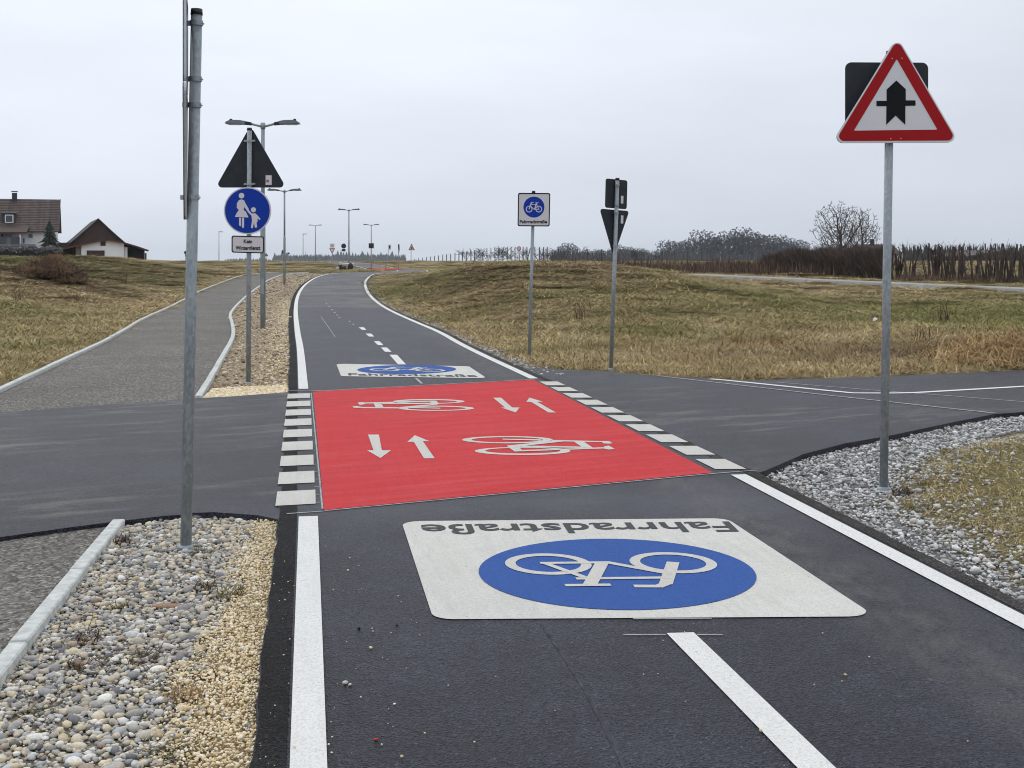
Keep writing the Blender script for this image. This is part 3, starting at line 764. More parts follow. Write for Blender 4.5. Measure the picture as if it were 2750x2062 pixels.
# flat graphics: lettering and the bicycle emblem in their own coordinates, then laid onto a quad
def text2d(body, bold=.014):
    cu = bpy.data.curves.new("lettering", 'FONT'); cu.body = body; cu.size = 1.0; cu.resolution_u = 3
    cu.offset = bold
    if "\n" in body: cu.align_x = 'CENTER'
    o = bpy.data.objects.new("lettering_tmp", cu); COL.objects.link(o)
    dg = bpy.context.evaluated_depsgraph_get()
    me = bpy.data.meshes.new_from_object(o.evaluated_get(dg))
    V = np.array([v.co[:2] for v in me.vertices]); Fc = [tuple(p.vertices) for p in me.polygons]
    bpy.data.objects.remove(o); bpy.data.meshes.remove(me)
    lo, hi = V.min(0), V.max(0)
    return (V - lo) / (hi - lo), Fc
def stroke(a, b, w, ext=0.0):
    d = np.array(b, float) - np.array(a, float); L = np.hypot(*d); d /= L; n = np.array((-d[1], d[0])) * w / 2
    a, b = np.array(a) - d * ext, np.array(b) + d * ext
    return [tuple(a - n), tuple(b - n), tuple(b + n), tuple(a + n)]
def emblem():
    """bicycle of the German bicycle-road sign, facing left, in a unit disc"""
    V, Fc, lay = [], [], []
    def put(v, f, l):
        o = len(V); V.extend(v); Fc.extend(tuple(i + o for i in q) for q in f); lay.extend([l] * len(v))
    for cx in (-.475, .475):
        n = 36; O = ellipse(cx, -.2, .325, .325, n); I = ellipse(cx, -.2, .245, .245, n)
        put(O + I, [(i, (i + 1) % n, (i + 1) % n + n, i + n) for i in range(n)], 0)
    for k, (a, b, w) in enumerate([((-.475, -.2), (-.27, .40), .095), ((-.27, .40), (-.20, .475), .075), ((-.20, .47), (-.04, .46), .07), ((-.33, .24), (.33, .24), .06),
                                   ((-.36, .13), (.02, -.22), .065), ((.02, -.22), (.52, -.22), .06), ((.06, -.22), (.27, .40), .10), ((.14, .42), (.44, .42), .06), ((.28, .2), (.5, -.22), .055)]):
        q = stroke(a, b, w, .012); put(q, [(0, 1, 2, 3)], k + 1)
    return np.array(V), Fc, np.array(lay)
EMB = emblem()
TXT_F = text2d("Fahrradstraße")
def on_ground(V2, quad):
    """unit square -> ground quad (bl, br, tr, tl)"""
    bl, br, tr, tl_ = (np.array(q, float) for q in quad)
    u, v = V2[:, :1], V2[:, 1:2]
    return (bl * (1 - u) + br * u) * (1 - v) + (tl_ * (1 - u) + tr * u) * v
def flat_mesh(name, XY, Fc, z, mat, parent, lay=None, up=True):
    V = [(x, y, z + (0.00012 * lay[i] if lay is not None else 0)) for i, (x, y) in enumerate(XY)]
    me = bpy.data.meshes.new(name); me.from_pydata(V, [], Fc); me.update()
    bm = bmesh.new(); bm.from_mesh(me)
    for f in bm.faces:
        f.normal_update()
        if f.normal.z < 0: f.normal_flip()
    bm.to_mesh(me); bm.free()
    return link(name, me, mat, parent)
def street_panel(corners, cc, rad, flip, label):
    """white square with a blue disc, a bicycle and the lettering"""
    bl, br, tr, tl_ = (np.array(c, float) for c in corners)          # as read by its own reader
    P = rounded([tuple(bl), tuple(br), tuple(tr), tuple(tl_)], .11, 5)
    p = decal("bicycle_street_panel", P, ZM, M['panel'], road); p["label"] = label
    ex = (br - bl) / np.hypot(*(br - bl)); ey = (tl_ - bl) / np.hypot(*(tl_ - bl))
    ey = ey * .8 + np.array((-ex[1], ex[0])) * .2
    c = np.array(cc)
    decal("blue_disc", [tuple(c + rad * (math.cos(t) * ex + math.sin(t) * np.array((-ex[1], ex[0])))) for t in np.linspace(0, 2 * math.pi, 73)[:-1]], ZM + .003, M['blue'], p)
    V, Fc, lay = EMB
    XY = c + rad * .98 * (V[:, :1] * ex + V[:, 1:2] * ey)
    flat_mesh("bicycle_symbol", XY, Fc, ZM + .006, M['block'], p, lay)
    return p
fp = street_panel([U(1951, 1393), U(1078, 1401), U(1164, 1665), U(2352, 1657)][::1], (.547, 6.447), .722, True, "white panel with blue bicycle disc, lettering upside down")
q = [U(1962, 1401), U(1133, 1410), U(1143, 1440), U(2003, 1431)]
flat_mesh("lettering", on_ground(TXT_F[0], [U(1957, 1396.5 + 6), U(1128, 1404 + 7), U(1137, 1438), U(1985, 1430)]), TXT_F[1], ZM + .003, M['letter'], fp)
fp2 = street_panel([U(916, 1010.7), U(1307, 1016), U(1259, 984), U(903, 977)], U(1092.7, 992.6), .72, False, "white panel with blue bicycle disc, reading upright")
flat_mesh("lettering", on_ground(TXT_F[0], [U(936, 1009), U(1284, 1013.4), U(1275, 1006.5), U(935, 1003)]), TXT_F[1], ZM + .003, M['letter'], fp2)
decal("crossing_surface", [(-13.1, 121), (-10.5, 122.5), (-13.2, 137), (-16.2, 137)], ZM + 0.03, M['red'], road)

# ------------------------------------------------------------------ stones
def ico(sub):
    bm = bmesh.new(); bmesh.ops.create_icosphere(bm, subdivisions=sub, radius=1.0)
    V = np.array([v.co[:] for v in bm.verts]); Fc = np.array([[v.index for v in f.verts] for f in bm.faces]); bm.free(); return V, Fc
ICO1, ICO2 = ico(1), ico(2)
def stones(name, P, size, mat, parent, base=ICO1, flat=0.6, jitter=0.18, smooth=True, kind='stuff', sink=0.2):
    """P: n x 3 points, size: n radii -> one mesh of n separate stones"""
    n = len(P); V0, F0 = base; m = len(V0)
    ax = np.c_[RNG.uniform(.75, 1.45, n), RNG.uniform(.65, 1.05, n), RNG.uniform(.75, 1.15, n) * flat] * size[:, None]
    V = V0[None] * (1 + RNG.normal(0, jitter, (n, m, 1)).clip(-.4, .4)) * ax[:, None, :]
    tx, tz = RNG.normal(0, .3, n), RNG.uniform(0, 2 * np.pi, n)
    c, s = np.cos(tx)[:, None], np.sin(tx)[:, None]
    y, z = V[..., 1] * c - V[..., 2] * s, V[..., 1] * s + V[..., 2] * c
    c, s = np.cos(tz)[:, None], np.sin(tz)[:, None]
    x, y = V[..., 0] * c - y * s, V[..., 0] * s + y * c
    V = np.stack([x, y, z], -1) + P[:, None, :]
    V[..., 2] += (ax[:, 2] * (1 - sink))[:, None]
    Fc = (F0[None] + (np.arange(n) * m)[:, None, None]).reshape(-1, 3)
    o = link(name, np_mesh(name, V.reshape(-1, 3), Fc, smooth), mat, parent)
    if kind: o["kind"] = kind
    return o
def scatter(poly, n, ymax=1e9, ymin=-1e9, fn=None):
    lo, hi = poly.min(0), poly.max(0); lo[1] = max(lo[1], ymin); hi[1] = min(hi[1], ymax)
    P = lo + RNG.random((n, 2)) * (hi - lo)
    P = P[inside(P, poly)]
    if fn is not None: P = P[RNG.random(len(P)) < fn(P)]
    return P
def in_view(P, margin=.25): return np.abs(P[:, 0]) < .4167 * P[:, 1] + margin
# the strip of yellow grit along the road edge
def grit_weight(P):
    line = np.array(UL([(675, 1393), (644, 1522), (571, 1650), (493, 1779), (472, 2062), (440, 2600)]))
    xb = np.interp(-P[:, 1], -line[:, 1], line[:, 0])
    wob = np.array([mnoise.noise(Vector((x * 3, y * 3, 9))) * .10 for x, y in P])
    return 1 / (1 + np.exp(-(P[:, 0] - xb + wob) / .045))
bn = POLY['bed_near']
P = scatter(bn, 62000, ymax=8.2, ymin=2.9, fn=lambda p: 1 - .93 * grit_weight(p)); P = P[in_view(P)]
sz = np.clip(RNG.lognormal(math.log(.0088), .46, len(P)), .004, .031)
depth_key = sz / P[:, 1]
order = np.argsort(-depth_key); P, sz = P[order], sz[order]
Z3 = lambda P, z: np.c_[P, np.full(len(P), z)]
stones("pebbles", Z3(P[280:], -.052) + np.c_[np.zeros((len(P) - 280, 2)), RNG.uniform(0, .008, len(P) - 280)], sz[280:], M['pebble'], bed_near, ICO1, .58, .10)
protos = []
for k in range(8):
    o = stones("pebble", np.zeros((1, 3)), np.ones(1), M['pebble_one'], bed_near, ICO2, .6, .05, kind=None, sink=.4); protos.append(o)
for k in range(280):
    o = protos[k] if k < 8 else protos[k % 8].copy()
    if k >= 8: COL.objects.link(o)
    o.location = (P[k, 0], P[k, 1], -.050); o.scale = (sz[k],) * 3; o.rotation_euler = (0, 0, random.uniform(0, 6.28))
P = scatter(bn, 130000, ymax=8.2, ymin=2.9, fn=lambda p: grit_weight(p)); P = P[in_view(P)]
stones("grit", Z3(P, -.05) + np.c_[np.zeros((len(P), 2)), RNG.uniform(0, .012, len(P)) + .016 * grit_weight(P)], np.clip(RNG.lognormal(math.log(.0046), .38, len(P)), .0025, .012), M['grit'], bed_near, ICO1, .7, .14, smooth=False)
gb = np.array(UL([(690, 1400), (664, 1522), (600, 1650), (530, 1779), (500, 2062), (470, 2600)]) + [(p[0] - .0, p[1]) for p in LA[(LA[:, 1] < 7.6) & (LA[:, 1] > 3.0)][::5]])
gsheet = sheet("grit_bed", gb, -.048, M['grit_base'], bed_near)
# grey chips on the right
br_ = POLY['bed_right']
big_r = np.array([tuple(p) for p in br_[:-9]] + UL([(3300, 1120), (3300, 1700)]) + [(4.2, 4.5), (3.6, 2.0), (3.4, -3.0)])
def chips_fn(p):
    d = edge_dist(p, br_); d[inside(p, br_)] = 0
    return np.exp(-d / .33)
P = scatter(big_r, 95000, ymin=3.8, fn=chips_fn); P = P[in_view(P, 1.4)]
pdz = np.maximum(-.062, land(P[:, 0], P[:, 1]) - .006)
stones("grey_gravel", np.c_[P, pdz + RNG.uniform(0, .01, len(P))], np.clip(RNG.lognormal(math.log(.0092), .38, len(P)), .004, .03), M['chips'], bed_right, ICO1, .62, .22, smooth=False)
# tan pebbles of the far bed
bf = POLY['bed_far']
P = scatter(bf, 26000, ymax=32); stones("pebbles", np.c_[P, b_road(P[:, 1]) - .05 + RNG.uniform(0, .012, len(P))], np.clip(RNG.lognormal(math.log(.016), .4, len(P)), .008, .05), M['chips_far'], bed_far, ICO1, .6, .2, smooth=False)
P = scatter(bf, 9000, ymin=32, ymax=84); stones("pebbles", np.c_[P, b_road(P[:, 1]) - .05], np.clip(RNG.lognormal(math.log(.03), .4, len(P)), .015, .08), M['chips_far'], bed_far, ICO1, .6, .2, smooth=False)
gs = LA[(LA[:, 1] > 15.2) & (LA[:, 1] < 46)][::3]
gp = np.r_[offset(gs, -.01), offset(gs, -.62)[::-1]]
P = scatter(gp, 60000, fn=lambda p: np.exp(-(edge_dist(p, gs) / .33) ** 2)); P = P[inside(P, bf) | (P[:, 0] < 99)]
stones("grit", np.c_[P, b_road(P[:, 1]) - .035 + RNG.uniform(0, .015, len(P))], np.clip(RNG.lognormal(math.log(.011), .4, len(P)), .006, .03), M['grit'], bed_far, ICO1, .6, .2, smooth=False)
P = scatter(np.array(UL([(546, 1064), (735, 1056), (790, 1048), (770, 1030), (570, 1040)])), 14000)
stones("grit", np.c_[P, np.full(len(P), -.035) + RNG.uniform(0, .015, len(P))], np.clip(RNG.lognormal(math.log(.010), .4, len(P)), .005, .025), M['grit'], bed_far, ICO1, .6, .2, smooth=False)
# small stones on the shoulder and loose crumbs on the asphalt
shp = np.r_[offset(sh, .14), offset(sh, .6)[::-1]]
P = scatter(shp, 26000, ymax=45); stones("grey_gravel", np.c_[P, b_road(P[:, 1]) - .02], np.clip(RNG.lognormal(math.log(.016), .35, len(P)), .008, .04), M['chips'], shoulder, ICO1, .6, .22, smooth=False)
P = np.r_[scatter(np.array(UL([(690, 1450), (1060, 1450), (1250, 2062), (560, 2062)])), 120), scatter(np.array(UL([(700, 1420), (800, 1420), (800, 2062), (660, 2062)])), 150), scatter(np.array(UL([(1000, 1680), (2300, 1680), (2700, 2062), (700, 2062)])), 40)]
P = P[inside(P, POLY['road'])]
o = stones("grit", Z3(P, .002), np.clip(RNG.lognormal(math.log(.0030), .45, len(P)), .0015, .008), M['grit'], road, ICO1, .7, .1, sink=.05)

def single_stone(name, px, py, r, mat, label, cat="stone", z=.002, group=None, flat=.65):
    x, y = U(px, py)
    o = stones(name, np.zeros((1, 3)), np.array([r]), mat, None, ICO2, flat, .06, kind=None, sink=.2)
    o.location = (x, y, z); tag(o, label, cat, group); return o
single_stone("stone", 927, 1838, .012, M['stone_pale'], "larger of two pale pebbles lying together on the asphalt right of the left edge line")
single_stone("stone", 940, 1842, .008, M['stone_pale'], "smaller of two pale pebbles lying together on the asphalt right of the left edge line")
single_stone("paint_chip", 1009, 1989, .007, M['red_chip'], "red paint crumb lying on the asphalt near the left edge line", "paint chip")
single_stone("paint_chip", 780, 1562, .006, M['red_chip'], "red paint crumb on the dark strip between grit and left edge line", "paint chip")
single_stone("tar_crumb", 964, 1692, .010, M['black_chip'], "bigger black crumb on the asphalt left of the white panel", "crumb")
single_stone("tar_crumb", 1066, 1682, .006, M['black_chip'], "smaller black crumb on the asphalt beside the white panel corner", "crumb")
single_stone("stone", 2454, 1385, .034, M['stone_pale'], "round pale stone on grey gravel in front of the right sign post", z=-.045)
single_stone("stone", 552, 1683, .030, M['stone_pale'], "round pale stone on the border of pebbles and yellow grit", z=-.045)
single_stone("stone", 450, 1607, .030, M['rock_tan'], "long tan stone lying across the pebble bed", z=-.045, flat=.4).scale = (2.0, .8, .9)

# ------------------------------------------------------------------ grass
def blade_mesh(name, nb, rad, lmin, lmax, lie, wid, mat, seed, seg=3):
    """tuft of bent blades; lie 0 = upright, 1 = flattened"""
    rg = np.random.default_rng(seed); V, Fc = [], []
    for _ in range(nb):
        a, r = rg.uniform(0, 2 * np.pi), rad * math.sqrt(rg.random()); p = np.array((r * math.cos(a), r * math.sin(a), 0.0))
        h = rg.uniform(0, 2 * np.pi); L = rg.uniform(lmin, lmax); el = np.clip(rg.normal(1.45 - 1.1 * lie, .28), .08, 1.55); w = wid * rg.uniform(.6, 1.3)
        drop = rg.uniform(.2, .75) * (0.5 + lie)
        pts = [p.copy()]
        for k in range(seg):
            h += rg.normal(0, .35); d = np.array((math.cos(h) * math.cos(el), math.sin(h) * math.cos(el), math.sin(el)))
            p = p + d * L / seg; p[2] = max(p[2], .004); pts.append(p.copy()); el = max(el - drop, -.5)
        o = len(V); sd = np.array((-math.sin(h), math.cos(h), 0))
        for k, q_ in enumerate(pts[:-1]):
            ww = w * (1 - .55 * k / seg); V += [q_ - sd * ww, q_ + sd * ww]
        V.append(pts[-1]); m = len(pts) - 1
        for k in range(m - 1): Fc += [(o + 2 * k, o + 2 * k + 1, o + 2 * k + 3), (o + 2 * k, o + 2 * k + 3, o + 2 * k + 2)]
        Fc.append((o + 2 * m - 2, o + 2 * m - 1, o + 2 * m))
    me = np_mesh(name, V, Fc); me.materials.append(mat); return me
tufts = bpy.data.collections.new("tuft_sources")
for k in range(7):
    tufts.objects.link(bpy.data.objects.new("grass_tuft", blade_mesh("grass_tuft", 36, .20, .16, .46, .98, .0060, M['tuft'], 10 + k, 4)))
tufts.objects.link(bpy.data.objects.new("grass_tuft", blade_mesh("grass_tuft", 14, .10, .14, .30, .55, .0040, M['tuft'], 30)))

def instancer(name, P3, scl, coll):
    me = bpy.data.meshes.new(name); n = len(P3)
    me.vertices.add(n); me.vertices.foreach_set("co", P3.astype(np.float32).ravel())
    a = me.attributes.new("scl", 'FLOAT_VECTOR', 'POINT'); a.data.foreach_set("vector", scl.astype(np.float32).ravel())
    a = me.attributes.new("rot", 'FLOAT', 'POINT'); a.data.foreach_set("value", RNG.uniform(0, 6.283, n).astype(np.float32))
    o = link(name, me)
    ng = bpy.data.node_groups.new(name, 'GeometryNodeTree')
    ng.interface.new_socket("Geometry", in_out='INPUT', socket_type='NodeSocketGeometry'); ng.interface.new_socket("Geometry", in_out='OUTPUT', socket_type='NodeSocketGeometry')
    N, L = ng.nodes, ng.links
    gi, go = N.new("NodeGroupInput"), N.new("NodeGroupOutput")
    ip = N.new("GeometryNodeInstanceOnPoints"); ci = N.new("GeometryNodeCollectionInfo")
    ci.inputs["Collection"].default_value = coll; ci.inputs["Separate Children"].default_value = True; ci.inputs["Reset Children"].default_value = True
    ip.inputs["Pick Instance"].default_value = True
    na = N.new("GeometryNodeInputNamedAttribute"); na.data_type = 'FLOAT_VECTOR'; na.inputs["Name"].default_value = "scl"
    nb = N.new("GeometryNodeInputNamedAttribute"); nb.data_type = 'FLOAT'; nb.inputs["Name"].default_value = "rot"
    cx = N.new("ShaderNodeCombineXYZ"); L.new(nb.outputs[0], cx.inputs[2])
    L.new(gi.outputs[0], ip.inputs["Points"]); L.new(ci.outputs[0], ip.inputs["Instance"]); L.new(cx.outputs[0], ip.inputs["Rotation"]); L.new(na.outputs[0], ip.inputs["Scale"])
    L.new(ip.outputs[0], go.inputs[0])
    md = o.modifiers.new("tufts", 'NODES'); md.node_group = ng
    return o
def meadow_points(n, y0, y1):
    y = y0 * (y1 / y0) ** RNG.random(n); x = RNG.uniform(-1, 1, n) * (.44 * y + 3.5)
    P = np.c_[x, y]; d = paved_dist(P)
    clump = np.array([mnoise.noise(Vector((u * .9, v * .9, 5))) for u, v in P])
    keep = (d > .04) & (RNG.random(n) < np.clip(.75 + clump * .9, .15, 1))
    # the flat trampled ground by the right gravel stays thinner
    nr = (P[:, 1] < 15) & (P[:, 0] > 0); keep &= ~nr | (RNG.random(n) < np.clip((d + .05) / .55, .25, 1.0))
    return P[keep], d[keep]
P, d = meadow_points(165000, 4.6, 190)
zz = land(P[:, 0], P[:, 1], d)
sc_ = np.clip(P[:, 1] / 21, .62, 4.2) * RNG.uniform(.7, 1.25, len(P)) * np.where(d < .25, .6, 1.0)
sc_[(P[:, 1] < 15)] *= .62
sc_ *= np.where((P[:, 0] > 0) & (P[:, 1] < 24) & (P[:, 1] > 15), .85, 1)
# straw leaning over the gravel on the right
hz_ = np.minimum(sc_, .75) * RNG.uniform(.55, 1.25, len(P)) * np.where(RNG.random(len(P)) < .06, 1.8, 1.0) * np.where(P[:, 1] > 55, .75, 1.0)
grass = instancer("dry_grass", np.c_[P, zz - .015], np.c_[sc_, sc_, hz_], tufts)
tag(grass, "matted straw coloured and greenish winter grass covering the meadow on both sides", "grass", kind='stuff')

def blades_thing(name, loc, nb, rad, lmin, lmax, lie, wid, mat, seed, label, cat, group=None, dome=0.0, seg=3):
    me = blade_mesh(name, nb, rad, lmin, lmax, lie, wid, mat, seed, seg)
    if dome:
        n = len(me.vertices); co = np.empty(n * 3, np.float32); me.vertices.foreach_get("co", co); co = co.reshape(-1, 3)
        r = np.hypot(co[:, 0], co[:, 1]) / rad
        co[:, 2] += dome * np.clip(1 - r ** 1.6, 0, 1) * (0.75 + .25 * np.sin(co[:, 0] * 5 / rad) * np.cos(co[:, 1] * 4 / rad))
        me.vertices.foreach_set("co", co.ravel()); me.update()
    o = link(name, me); o.location = loc; return tag(o, label, cat, group)
WEEDS = [(545, 1558, "dark red dead weed tuft on pebbles below the left sign post", M['dead'], .06, .5), (615, 1580, "green weed tuft at the border between pebbles and yellow grit", M['weed'], .055, .3),
         (325, 1612, "small bright green weed among blue grey pebbles", M['weed'], .035, .3), (240, 1690, "dark brown dead weed on pebbles near the kerb", M['dead'], .06, .6),
         (390, 1742, "wide grey brown withered weed lying flat on the pebble bed", M['dead'], .085, .8), (225, 1760, "reddish low weed behind the large pebbles", M['dead'], .05, .6),
         (495, 1850, "thin upright straw weed on the grit border", M['straw'], .045, .1), (465, 1995, "dark green leafy weed at the bottom of the grit strip", M['weed'], .06, .7),
         (455, 2050, "black brown dead weed at the bottom edge of the pebbles", M['dead'], .05, .9), (85, 1885, "green moss like weed between pale pebbles", M['weed'], .045, .8),
         (328, 1440, "thin dark stalk weed beside the end of the kerb", M['dead'], .04, .05), (545, 1470, "greenish weed at the foot of the left sign post", M['weed'], .05, .4),
         (555, 1785, "small rust coloured weed in the yellow grit", M['dead'], .04, .7)]
for k, (px, py, lab, mt, rad, lie) in enumerate(WEEDS):
    x, y = U(px, py); blades_thing("weed", (x, y, -.045), 70, rad * 1.3, rad * .6, rad * 2.1, min(1, lie + .12), .0028, mt, 50 + k, lab, "weed", "weeds in the pebble bed")
RW = [(2430, 1310, "dark withered weed just right of the right sign post foot", M['dead'], .09), (2550, 1205, "bright green weed clump at the edge of the grey gravel", M['weed'], .08),
      (2465, 1352, "green and straw grass tuft on grey gravel in front of the post", M['weed'], .10), (2480, 1290, "tiny green weed on gravel right of the post", M['weed'], .05)]
for k, (px, py, lab, mt, rad) in enumerate(RW):
    x, y = U(px, py); blades_thing("weed", (x, y, -.04), 60, rad, rad * .7, rad * 1.8, .7, .003, mt, 80 + k, lab, "weed", "weeds on the grey gravel")
# dry stalks standing in the meadow
for k, (px, py, h, lab) in enumerate([(205, 795, .55, "dark dry stalk cluster standing alone on the left meadow"), (330, 742, .5, "short dark stalk cluster near the crest of the left meadow"), (2535, 840, .55, "dark forked dry stalks on the green part of the right meadow"),
                                      (2482, 895, .4, "single dark dry stalk on the meadow right of the right post"), (1553, 840, .5, "thin dry stalks on the mound slope left of the grey backed sign"), (50, 790, .6, "tangle of dry stalks at the left meadow edge")]):
    x, y = UG(px, py + 22)
    blades_thing("dry_stalks", (x, y, zat(x, y) - .03), 26, .16, h * .6, h * 1.3, .08, .007, M['dead'], 120 + k, lab, "dry weed", "dry stalks on the meadow")
# heaps of hay
x, y = UG(130, 742)
hs = y / 45.0
blades_thing("hay_heap", (x, y, zat(x, y) - .05), 6500, 1.25 * hs, .25, .8, .70, .011, M['hay'], 200, "big brown heap of old hay on the left meadow in front of the hedge", "hay heap", dome=.72 * hs)
blades_thing("hay_heap", (x + 1.0, y - .6, zat(x + 1.0, y - .6) - .05), 1300, .8, .2, .6, .8, .010, M['hay'], 201, "low brown spill of hay at the right foot of the big heap", "hay heap", dome=.22)
x, y = (2690 - CX) / F * 19.4, 19.4
blades_thing("straw_heap", (x, y, zat(x, y) - .03), 3400, 1.15, .2, .6, .85, .006, M['straw'], 202, "orange straw heap on the meadow at the edge of the side road", "straw heap", dome=.46)
x, y = (2040 - CX) / F * 23.0, 23.0
blades_thing("straw_heap", (x, y, zat(x, y) - .03), 900, .7, .2, .5, .9, .006, M['straw'], 203, "low pale swath of straw on the meadow behind the side road", "straw heap", dome=.10)
x, y = (2350 - CX) / F * 27.0, 27.0
b_ = MB(); b_.add([(-.05, 0, .0), (.04, -.02, .03), (.06, .04, .06), (-.03, .05, .05), (0, .02, .09)], [(0, 1, 4), (1, 2, 4), (2, 3, 4), (3, 0, 4)])
o = b_.build("paper_scrap", M['litter']); o.location = (x, y, zat(x, y) + .12); tag(o, "crumpled white scrap lying in the grass left of the right post", "litter")

# ------------------------------------------------------------------ signs
def part_px(Z, x0, z0=None):
    """photo pixels at depth Z -> local x,z of a thing standing at x0, z0"""
    def f(px, py): return ((px - CX) / F * Z - x0, H - (py - HY) / F * Z - z0)
    return f
def post_parts(root, top, r=.030, lean=(0, 0), flange=True, cap=True, n=20):
    dx, dy = lean
    MB().tube([(0, 0, -.12), (dx, dy, top)], r, n).build("pole", M['galv'], root, True)
    if cap: MB().tube([(dx, dy, top), (dx * 1.01, dy, top + .035)], [r * 1.08, r * 1.0], n).build("pole_cap", M['cap'], root, True)
    if flange:
        MB().tube([(0, 0, -.10), (0, 0, .012), (0, 0, .020)], [r * 1.55, r * 1.5, r * 1.2], n).build("ground_sleeve", M['galv'], root, True)
def clamp(root, z, x, y, r=.030, side=(0, -1)):
    m = MB(); m.tube([(x, y, z - .014), (x, y, z + .014)], r * 1.17, 18)
    sx, sy = side
    m.box((x + sx * (r + .012), y + sy * (r + .012), z), (.028 if sx == 0 else .05, .05 if sx == 0 else .028, .026))
    c = m.build("clamp", M['galv'], root)
    MB().tube([(x - sy * .018 - sx * (r + .004), y + sx * .018 - sy * (r + .004), z), (x + sy * .018 - sx * (r + .004), y - sx * .018 - sy * (r + .004), z)], .006, 8).build("bolt", M['rim'], c)
    return c
def disc_xz(c, r, n=40): return [(c[0] + r * math.cos(2 * math.pi * i / n), c[1] + r * math.sin(2 * math.pi * i / n)) for i in range(n)]
def graphic_xz(name, V2, Fc, f, y, mat, parent, lay=None):
    V = []
    for i, (u, v) in enumerate(V2):
        x, z = f(u, v); V.append((x, y - (.0004 * lay[i] if lay is not None else 0), z))
    me = bpy.data.meshes.new(name); me.from_pydata(V, [], Fc); me.update(); return link(name, me, mat, parent)

# E: big warning triangle on the right
ZE = 8.97; xE = (2372 - CX) / F * ZE
e = empty("traffic_sign", (xE, ZE, -.045), "red bordered warning triangle with black priority arrow on the post at the right gravel", "traffic sign", "traffic signs along the cycle road")
f0 = part_px(ZE, xE, -.045)
topE = f0(2392, 150)[1]; leanE = ((2391 - 2372) / F * ZE, 0)
post_parts(e, topE, .030, leanE)
MB().tube([(0, 0, -.03), (0, 0, -.004)], [.075, .070], 18).build("concrete_foot", M['concrete'], e)
fE = lambda p: f0(2150 + p[0] / 4.424, 80 + p[1] / 4.424)
tri_o = rounded([fE(p) for p in [(1120, 100), (352, 1352), (1848, 1346)]], .045, 7)
tri_r = rounded([fE(p) for p in [(1118, 128), (385, 1330), (1815, 1323)]], .036, 7)
tri_i = rounded([fE(p) for p in [(1112, 362), (605, 1207), (1592, 1195)]], .004, 7)
pl = MB().prism_xz(tri_o, -.060, -.048).build("triangle_plate", M['sign_white'], e)
MB().prism_xz(tri_o, -.047, -.036).build("plate_back", M['back'], e)
MB().ring_xz(tri_r, tri_i, -.0625, -.0605).build("red_border", M['sign_red'], pl)
MB().prism_xz([fE(p) for p in [(1107, 615), (1217, 718), (1217, 850), (1332, 850), (1332, 912), (1213, 915), (1212, 1138), (1098, 1030), (987, 1138), (990, 918), (872, 918), (872, 856), (992, 856), (992, 722)]], -.0625, -.0605).build("priority_arrow", M['sign_black'], pl)
for p in ((1055, 355), (1172, 353), (1040, 1302), (1158, 1300)): MB().prism_xz(disc_xz(fE(p), .0035, 10), -.066, -.062).build("rivet", M['frame'], pl)
MB().prism_xz(rounded([f0(2277, 163), f0(2501, 164), f0(2501, 379), f0(2277, 379)], .045, 6), .066, .078).build("square_plate", M['back'], e)["label"] = "dark grey back of a square sign"
for py in (185, 366): clamp(e, f0(0, py)[1], leanE[0] * .95, 0, .030, (0, 1))

# C: bicycle road sign
ZC = F * H / (958 - HY); xC = (1421 - CX) / F * ZC
zC = zat(xC, ZC)
c_ = empty("traffic_sign", (xC, ZC, zC), "white square bicycle street sign with blue disc on the grass verge", "traffic sign", "traffic signs along the cycle road")
f1 = part_px(ZC, xC, zC)
post_parts(c_, f1(1433, 518)[1], .028, ((1433 - 1421) / F * ZC, 0))
fC = lambda p: f1(1350 + p[0] / 5.53, 490 + p[1] / 5.53)
o_ = rounded([fC(p) for p in [(228, 155), (706, 158), (696, 654), (220, 650)]], .030, 5)
i_ = rounded([fC(p) for p in [(243, 172), (690, 174), (680, 638), (236, 634)]], .022, 5)
pl = MB().prism_xz(o_, -.052, -.040).build("square_plate", M['sign_white'], c_)
MB().prism_xz(o_, -.039, -.030).build("plate_back", M['back'], c_)
MB().ring_xz(o_, i_, -.055, -.0525).build("black_border", M['sign_black'], pl)
cc = fC((463, 366)); rr = 155 / 5.53 / F * ZC
MB().prism_xz(disc_xz(cc, rr, 48), -.0545, -.0525).build("blue_disc", M['sign_blue'], pl)
graphic_xz("bicycle_symbol", EMB[0], EMB[1], lambda u, v: (cc[0] + u * rr * .97, cc[1] + v * rr * .97), -.056, M['sign_white'], pl, EMB[2])
a0, a1 = fC((252, 608)), fC((657, 558))
TXT_B = text2d("Fahrradstraße", .03)
graphic_xz("lettering", TXT_B[0], TXT_B[1], lambda u, v: (a0[0] + u * (a1[0] - a0[0]), a0[1] + v * (a1[1] - a0[1])), -.0545, M['sign_black'], pl)

